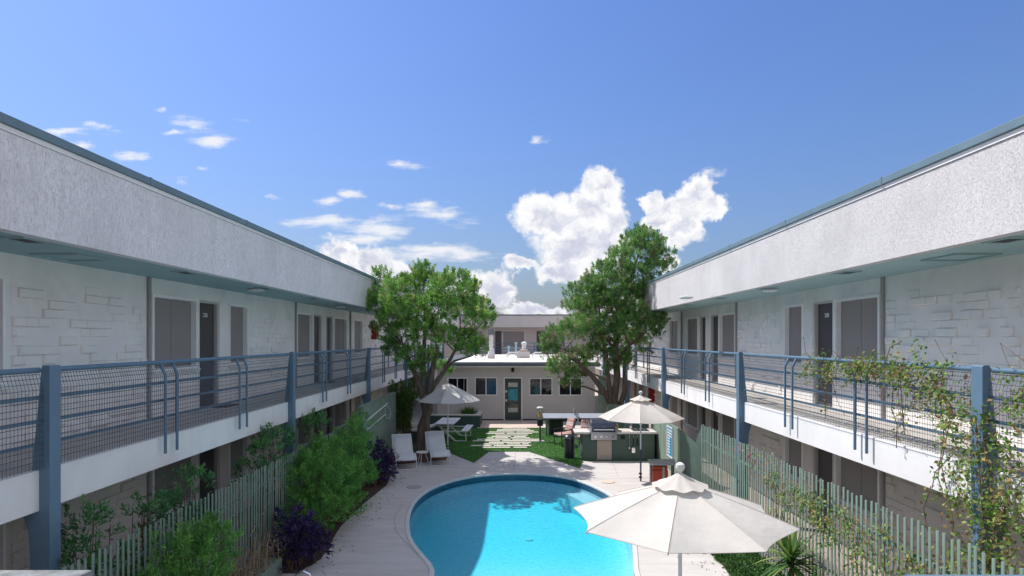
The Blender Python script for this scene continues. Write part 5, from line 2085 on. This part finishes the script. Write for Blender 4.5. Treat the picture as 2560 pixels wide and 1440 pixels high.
# big bright bush on the court side of the left fence, a second clump behind it
shrub('bush', 'large bright green bush spilling over the deck in front of the left fence', 'bush',
      [(-3.95, 11.9, 0.55, 0.45), (-4.0, 12.5, 1.0, 0.5), (-3.85, 12.6, 0.45, 0.5), (-4.05, 13.0, 1.45, 0.38), (-3.95, 13.4, 0.9, 0.5), (-4.1, 12.2, 1.3, 0.33), (-3.9, 13.6, 0.4, 0.45)],
      'shrub_leaf', 420, 44, 0.24, 0.062, 0.018, group='green bushes in the left bed', twig='twig')
shrub('bush', 'upright bright green bush just beyond the large one, by the fence end', 'bush',
      [(-4.0, 14.5, 1.2, 0.4), (-3.95, 15.0, 0.7, 0.45), (-4.05, 15.2, 1.45, 0.3), (-4.0, 15.6, 1.65, 0.2), (-3.95, 15.5, 0.45, 0.4), (-4.05, 14.4, 0.6, 0.42), (-4.05, 16.3, 1.75, 0.22), (-4.1, 16.2, 1.2, 0.25)],
      'shrub_leaf', 420, 44, 0.24, 0.062, 0.018, group='green bushes in the left bed')
shrub('bush', 'bright green bush at the lower left edge in front of the pickets', 'bush',
      [(-4.05, 7.6, 1.0, 0.36), (-4.1, 7.2, 0.8, 0.36), (-4.0, 8.1, 1.15, 0.3), (-4.05, 8.35, 1.3, 0.2), (-4.0, 7.8, 0.5, 0.36), (-4.15, 7.5, 1.3, 0.2)],
      'shrub_leaf', 420, 44, 0.24, 0.062, 0.018, group='green bushes in the left bed')
# darker shrubs behind the left fence
shrub('shrub', 'dark green broadleaf shrub behind the pickets, nearest the front post', 'shrub',
      [(-4.85, 6.95, 1.35, 0.34), (-4.9, 7.1, 1.75, 0.24), (-4.75, 7.35, 1.15, 0.3), (-4.8, 6.7, 0.9, 0.35)],
      'dark_shrub_leaf', 380, 20, 0.16, 0.075, 0.024, group='dark shrubs behind the left fence', up=0.4)
shrub('shrub', 'slim dark green shrub behind the pickets with a leafy top', 'shrub',
      [(-4.75, 7.95, 1.75, 0.17), (-4.78, 8.0, 1.3, 0.2), (-4.75, 7.9, 0.9, 0.2)],
      'dark_shrub_leaf', 420, 20, 0.16, 0.075, 0.024, group='dark shrubs behind the left fence', up=0.4)
shrub('shrub', 'dark green shrub with reddish twigs behind the pickets below the window', 'shrub',
      [(-4.75, 8.55, 1.55, 0.26), (-4.7, 8.95, 1.8, 0.24), (-4.72, 8.8, 1.2, 0.3)],
      'dark_shrub_leaf', 420, 20, 0.16, 0.075, 0.024, group='dark shrubs behind the left fence', up=0.4)
shrub('shrub', 'dark green shrub showing above the middle of the left fence', 'shrub',
      [(-4.75, 11.7, 1.75, 0.3), (-4.8, 12.2, 1.95, 0.26), (-4.75, 12.7, 1.9, 0.24), (-4.8, 11.4, 1.5, 0.24)],
      'dark_shrub_leaf', 420, 20, 0.16, 0.075, 0.024, group='dark shrubs behind the left fence', up=0.4)
shrub('shrub', 'small dark green shrub peeping over the far half of the left fence', 'shrub',
      [(-4.75, 14.5, 1.9, 0.24), (-4.78, 15.0, 1.95, 0.2)],
      'dark_shrub_leaf', 420, 20, 0.16, 0.075, 0.024, group='dark shrubs behind the left fence', up=0.4)
# purple plants
shrub('purple_plant', 'dark purple leafy plant below the big bright bush', 'plant',
      [(-3.82, 10.95, 0.35, 0.3), (-3.95, 11.0, 0.65, 0.24), (-3.68, 11.1, 0.25, 0.25), (-3.9, 10.75, 0.2, 0.25)],
      'purple_leaf', 520, 12, 0.18, 0.12, 0.026, group='dark purple plants', up=0.2)
shrub('purple_plant', 'dark purple leafy plant in front of the left sun lounger', 'plant',
      [(-3.85, 17.3, 0.4, 0.32), (-3.95, 17.5, 0.75, 0.28), (-3.7, 17.1, 0.22, 0.26), (-3.9, 16.8, 0.25, 0.25), (-3.75, 17.6, 0.55, 0.26)],
      'purple_leaf', 480, 12, 0.18, 0.12, 0.028, group='dark purple plants', up=0.2)
# feathery bamboo by the wall end
t = thing('bamboo_clump', 'feathery drooping green clump at the end of the solid green wall', 'plant', (-4.25, 22.9, 0))
m = MB()
Pb, Db = [], []
for k in range(46):
    bx, by = -4.2 + random.uniform(-.25, .3), 23.0 + random.uniform(-.3, .3)
    a = random.uniform(0, 6.28)
    hgt = random.uniform(1.6, 2.75)
    out = random.uniform(0.15, 0.6)
    pts = []
    for i in range(9):
        f = i / 8
        z = 0.45 + hgt * (1.5 * f - 0.62 * f * f) * 0.9
        pts.append(Vector((bx + math.cos(a) * out * f ** 1.7, by + math.sin(a) * out * f ** 1.7, z)))
    m.tube(pts, [0.009 - 0.0007 * i for i in range(9)], 4)
    for q in range(120):
        f = random.uniform(0.1, 1) * 7.99
        i = int(f)
        p = pts[i].lerp(pts[i + 1], f - i)
        Pb.append(p)
        Db.append(Vector((random.gauss(0, .5), random.gauss(0, .5), random.gauss(-0.75, .4))))
m.build('canes', 'twig', t)
leaf_object('foliage', np.array([tuple(p) for p in Pb]), np.array([tuple(p) for p in Db]), RNG.uniform(0.10, 0.2, len(Pb)), 0.022, 'bamboo_leaf', t, None, stuff=False)
# dry trailing stems on the kerb at the lower left
t = thing('dry_vine', 'dry pinkish stems at the foot of the left pickets', 'plant', (-4.2, 9.5, 0.3))
m = MB()
for k in range(90):
    y = random.uniform(8.6, 10.8)
    x = -4.32 + random.uniform(0, 0.34)
    h = random.uniform(0.15, 0.6) * (1.0 if y < 10.4 else 0.8)
    dx, dy = random.uniform(-.12, .12), random.uniform(-.3, .3)
    m.tube([(x, y, 0.3), (x + dx * .4, y + dy * .4, 0.3 + h * 0.7), (x + dx, y + dy, 0.3 + h)], [0.007, 0.005, 0.003], 4)
m.tube([(-4.36, 11.2, 0.4), (-4.34, 11.0, 1.05), (-4.33, 10.75, 1.15), (-4.33, 10.6, 1.0)], 0.006, 4)
m.tube([(-4.36, 10.6, 0.3), (-4.34, 10.5, 0.85), (-4.33, 10.3, 0.9), (-4.33, 10.1, 0.8)], 0.006, 4)
tag(m.build('stems', 'twig_dry', t), kind='stuff')
n = 900
P = np.stack([RNG.uniform(-4.34, -3.98, n), RNG.uniform(8.6, 10.7, n), 0.3 + RNG.random(n) ** 2 * 0.4], 1)
leaf_object('leaves', P, RNG.normal(size=(n, 3)) + np.array([0, 0, .5]), 0.06, 0.022, 'dry_leaf', t)
# grasses on planter behind the picnic table
t = thing('ornamental_grass', 'tuft of thin dark grass in the planter by the cabin', 'plant', (-2.2, 28.6, 0.5))
n = 700
P = np.stack([RNG.normal(-2.2, 0.16, n), RNG.normal(28.6, 0.15, n), np.full(n, 0.5)], 1)
leaf_object('blades', P, RNG.normal(size=(n, 3)) * 0.35 + np.array([0, 0, 1]), RNG.uniform(0.2, 0.5, n), 0.014, 'bamboo_leaf', t, stuff=False)

# ground cover at the right
n = 26000
x = 3.6 + 0.8 * RNG.random(n)
y = RNG.uniform(4.0, 12.6, n)
edge = 3.66 + 0.10 * np.sin(y * 2.1) + 0.06 * np.sin(y * 5.3) + np.clip((y - 11.4) * 0.25, 0, 1)
k = x > edge
P = np.stack([x[k], y[k], 0.03 + 0.10 * RNG.random(k.sum()) * np.clip((x[k] - edge[k]) * 6, 0.15, 1)], 1)
o = leaf_object('ground_cover', P, RNG.normal(size=P.shape) * 0.7 + np.array([0, 0, .8]), RNG.uniform(0.035, 0.075, len(P)), 0.034, 'cover_leaf', None)
tag(o, 'low dark green ground cover in the bed at the lower right', 'ground cover', kind='stuff')


def yucca(label, x, y, z, n, length, seed):
    rr = random.Random(seed)
    t = thing('spiky_plant', label, 'plant', (x, y, 0), group='spiky plants in the right bed')
    MB().tube([(x, y, 0.02), (x + 0.02, y, z)], [0.05, 0.035], 8).build('stem', 'twig', t)
    m = MB()
    cnt = 0
    tone = []
    for k in range(n):
        a = rr.uniform(0, 6.28)
        el = rr.uniform(-0.25, 1.35)
        ln = length * rr.uniform(0.65, 1.1)
        w = rr.uniform(0.022, 0.038)
        d = Vector((math.cos(a) * math.cos(el), math.sin(a) * math.cos(el), math.sin(el)))
        s = Vector((-math.sin(a), math.cos(a), 0))
        p = Vector((x, y, z + rr.uniform(-0.12, 0.06)))
        base = len(m.v)
        for i in range(5):
            f = i / 4
            q = p + d * ln * f + Vector((0, 0, -0.35 * ln * f * f * math.cos(el) ** 2))
            ww = w * (0.55 + 1.2 * f - 1.7 * f * f)
            ww = max(ww, 0.002)
            m.v += [tuple(q - s * ww), tuple(q + s * ww)]
        tn = rr.random()
        for i in range(4):
            m.f.append((base + 2 * i, base + 2 * i + 1, base + 2 * i + 3, base + 2 * i + 2))
            tone.append(tn)
    o = m.build('leaves', 'yucca_leaf', t, smooth=False)
    atb = o.data.attributes.new('rnd', 'FLOAT', 'FACE')
    atb.data.foreach_set('value', tone)


yucca('spiky plant in front of the right fence beside the umbrella edge', 4.08, 9.2, 0.72, 95, 0.68, 1)
yucca('lower spiky plant at the bottom edge below the right fence', 4.0, 7.45, 0.5, 85, 0.66, 2)
yucca('spiky plant with thin leaves at the foot of the taller one', 4.0, 8.35, 0.38, 65, 0.55, 3)


# ---- climber on the right railing, post and fence
def climber(name, label, pts, dens, ll, mat='vine_leaf', strands=(), tw='twig'):
    """pts: list of (x,y,z,sx,sy,sz,count) gaussian patches; strands: polylines."""
    t = thing(name, label, 'climbing plant', (pts[0][0], pts[0][1], pts[0][2]), group='climbing plants on the right')
    Ps, Cs = [], []
    for (x, y, z, sx, sy, sz, c) in pts:
        c = int(c * dens)
        # leaves hang in small sprays
        ns = max(4, c // 9)
        cen = np.stack([RNG.normal(x, sx, ns), RNG.normal(y, sy, ns), RNG.normal(z, sz, ns)], 1)
        tone = RNG.random(ns)
        idx = RNG.integers(0, ns, c)
        Ps.append(cen[idx] + RNG.normal(size=(c, 3)) * np.array([0.035, 0.06, 0.06]))
        Cs.append(np.clip(tone[idx] * 0.7 + RNG.random(c) * 0.4 - 0.05, 0, 1))
    m = MB()
    for st in strands:
        m.tube([Vector(p) for p in st], 0.006, 5)
        for a, b in zip(st[:-1], st[1:]):
            a, b = np.array(a), np.array(b)
            c = max(3, int(np.linalg.norm(b - a) * 34))
            f = RNG.random(c)[:, None]
            Ps.append(a + (b - a) * f + RNG.normal(size=(c, 3)) * 0.03)
            Cs.append(RNG.random(c))
    # fine twigs through the patches
    for (x, y, z, sx, sy, sz, c) in pts:
        for k in range(max(3, int(c * dens) // 45)):
            p = Vector((random.gauss(x, sx * .8), random.gauss(y, sy), random.gauss(z, sz)))
            q = p + Vector((random.gauss(0, .04), random.gauss(0, .18), random.gauss(-0.08, .16)))
            q2 = q + Vector((random.gauss(0, .04), random.gauss(0, .14), random.gauss(-0.06, .12)))
            m.tube([p, q, q2], 0.0035, 4)
    tag(m.build('stems', tw, t), kind='stuff')
    P = np.concatenate(Ps)
    P[:, 2] = np.maximum(P[:, 2], 0.03)
    C = np.concatenate(Cs)
    n = len(P)
    leaf_object('foliage', P, RNG.normal(size=(n, 3)) + np.array([-0.25, -0.2, -0.25]), RNG.uniform(0.6, 1.35, n) * ll, RNG.uniform(0.6, 1.2, n) * ll * 0.72, mat, t, C, stuff=False)


climber('railing_vine', 'yellow-green and brown creeper hanging over the right balcony railing', [
    (4.93, 10.6, 3.52, .03, .12, .09, 90), (4.93, 10.2, 3.52, .04, .2, .09, 230), (4.93, 9.75, 3.5, .04, .2, .1, 330), (4.93, 9.2, 3.56, .04, .25, .08, 420), (4.92, 8.7, 3.62, .05, .22, .07, 520),
    (4.92, 8.2, 3.58, .05, .25, .09, 620), (4.92, 7.7, 3.54, .05, .25, .11, 560), (4.92, 7.3, 3.45, .05, .22, .13, 420), (4.95, 7.1, 3.3, .04, .15, .17, 300),
    (4.97, 6.05, 3.5, .03, .16, .12, 300), (4.95, 5.8, 3.4, .05, .25, .16, 480), (4.92, 5.6, 3.3, .06, .3, .2, 420), (4.92, 7.6, 3.2, .03, .25, .12, 120)], 0.58, 0.05,
    strands=[[(4.93, 9.85, 3.5), (4.92, 9.82, 3.2), (4.92, 9.86, 2.9), (4.92, 9.84, 2.75)], [(4.93, 7.95, 3.5), (4.92, 7.9, 3.1), (4.92, 7.85, 2.8)],
             [(4.93, 8.1, 3.4), (4.92, 8.12, 3.1), (4.92, 8.0, 2.9), (4.92, 8.02, 2.6)], [(4.93, 7.2, 3.4), (4.9, 7.1, 2.9), (4.9, 7.2, 2.4), (4.9, 7.0, 2.0)],
             [(4.93, 8.3, 3.65), (4.95, 8.2, 3.9), (4.95, 7.95, 3.98)], [(4.93, 7.0, 2.7), (4.9, 7.25, 2.45), (4.9, 7.3, 2.25)]])
climber('post_vine', 'tangled creeper with dead brown stems wrapping the near right post', [
    (4.85, 6.75, 3.1, .05, .16, .1, 200), (4.84, 6.6, 2.8, .07, .26, .2, 640), (4.84, 6.45, 2.5, .08, .28, .25, 760), (4.84, 6.3, 2.1, .08, .28, .25, 800),
    (4.84, 6.3, 1.7, .09, .28, .22, 760), (4.82, 6.4, 1.35, .1, .3, .2, 700), (4.75, 6.5, 1.05, .14, .32, .15, 760), (4.9, 5.85, 3.0, .06, .3, .3, 560), (4.88, 5.9, 2.5, .07, .25, .3, 420),
    (4.7, 6.1, 0.95, .14, .3, .15, 560)], 0.6, 0.052,
    strands=[[(4.83, 6.9, 3.1), (4.8, 7.0, 2.6), (4.8, 6.8, 2.0), (4.8, 6.9, 1.4)], [(4.82, 6.5, 3.2), (4.8, 6.4, 2.4), (4.8, 6.3, 1.6), (4.75, 6.4, 0.8)],
             [(4.82, 6.4, 3.0), (4.8, 6.2, 2.2), (4.8, 6.35, 1.4), (4.75, 6.3, 0.6)], [(4.82, 7.2, 2.3), (4.8, 7.3, 2.0), (4.8, 7.2, 1.7)]])
climber('fence_vine', 'green and rusty creeper spreading along the top of the right fence', [
    (4.36, 11.2, 1.7, .03, .2, .18, 60), (4.36, 10.6, 1.62, .03, .2, .2, 150), (4.36, 10.2, 1.45, .04, .25, .18, 240), (4.36, 9.6, 1.45, .04, .3, .15, 330), (4.36, 9.0, 1.55, .05, .3, .14, 420), (4.36, 8.7, 1.4, .05, .3, .16, 330),
    (4.36, 8.3, 1.55, .05, .25, .14, 330), (4.36, 7.9, 1.3, .05, .3, .2, 360), (4.36, 7.5, 1.5, .05, .25, .15, 330), (4.36, 7.2, 1.2, .06, .3, .25, 420),
    (4.36, 6.8, 1.4, .06, .25, .18, 420), (4.36, 6.5, 1.1, .07, .3, .25, 560), (4.36, 6.0, 1.2, .08, .4, .22, 620), (4.36, 5.6, 1.1, .08, .3, .22, 420)], 0.52, 0.05,
    strands=[[(4.35, 10.4, 1.5), (4.34, 10.3, 1.0), (4.34, 10.2, 0.5)], [(4.35, 8.0, 1.4), (4.34, 7.8, 0.8), (4.34, 7.9, 0.3)], [(4.35, 7.3, 1.3), (4.34, 7.2, 0.7), (4.34, 7.0, 0.2)],
             [(4.35, 9.4, 1.9), (4.35, 9.0, 1.7), (4.35, 8.6, 1.75)]])
t = thing('flower_spray', 'small pink flowers on top of the right fence', 'flowers', (4.38, 12.3, 1.9), group='pink blossoms on the right fence')
n = 26
P = np.stack([RNG.normal(4.37, 0.03, n), np.where(RNG.random(n) < .5, RNG.normal(12.2, .09, n), RNG.normal(11.6, .09, n)), RNG.normal(1.86, .05, n)], 1)
leaf_object('petals', P, RNG.normal(size=(n, 3)), 0.05, 0.04, 'pink_flower', t)
# weeds at the foot of the far right fence
t = thing('weed_tuft', 'pale dry weeds at the foot of the right fence behind the umbrella', 'plant', (4.3, 14.2, 0))
n = 1400
P = np.stack([RNG.normal(4.3, 0.07, n), RNG.uniform(13.2, 15.2, n), 0.02 + 0.5 * RNG.random(n) ** 1.6], 1)
leaf_object('foliage', P, RNG.normal(size=(n, 3)) * 0.6 + np.array([0, 0, .7]), RNG.uniform(0.06, 0.14, n), 0.02, 'dry_leaf', t, stuff=False)
# trailing sprig on the left gallery near the tree

for k_, (y_, w_, lab) in enumerate(((12.9, 0.62, 'dark door mat on the left gallery outside the numbered door'), (20.0, 0.62, 'dark door mat farther along the left gallery'))):
    o = MB().box(-6.30, -5.88, y_ - w_ / 2, y_ + w_ / 2, ZF - 0.011, ZF + 0.006).build('door_mat', 'black', None, bevel=0.004)
    tag(o, lab, 'door mat', 'door mats on the left gallery')

# fallen leaves on the paving
n = 420
sel = RNG.random(n)
lx = np.where(sel < .45, RNG.normal(-3.45, 0.25, n), np.where(sel < .75, RNG.uniform(-3.6, 0.8, n), RNG.normal(3.45, 0.18, n)))
ly = np.where(sel < .45, RNG.uniform(9.8, 18.8, n), np.where(sel < .75, RNG.uniform(18.7, 21.6, n), RNG.uniform(9.5, 13.5, n)))
P = np.stack([lx, ly, np.full(n, 0.012)], 1)
D = RNG.normal(size=(n, 3)) * np.array([1, 1, 0.12])
o = leaf_object('leaf_litter', P, D, RNG.uniform(0.03, 0.07, n), 0.02, 'dry_leaf', None)
tag(o, 'dry fallen leaves scattered on the pool deck', 'leaves', kind='stuff')
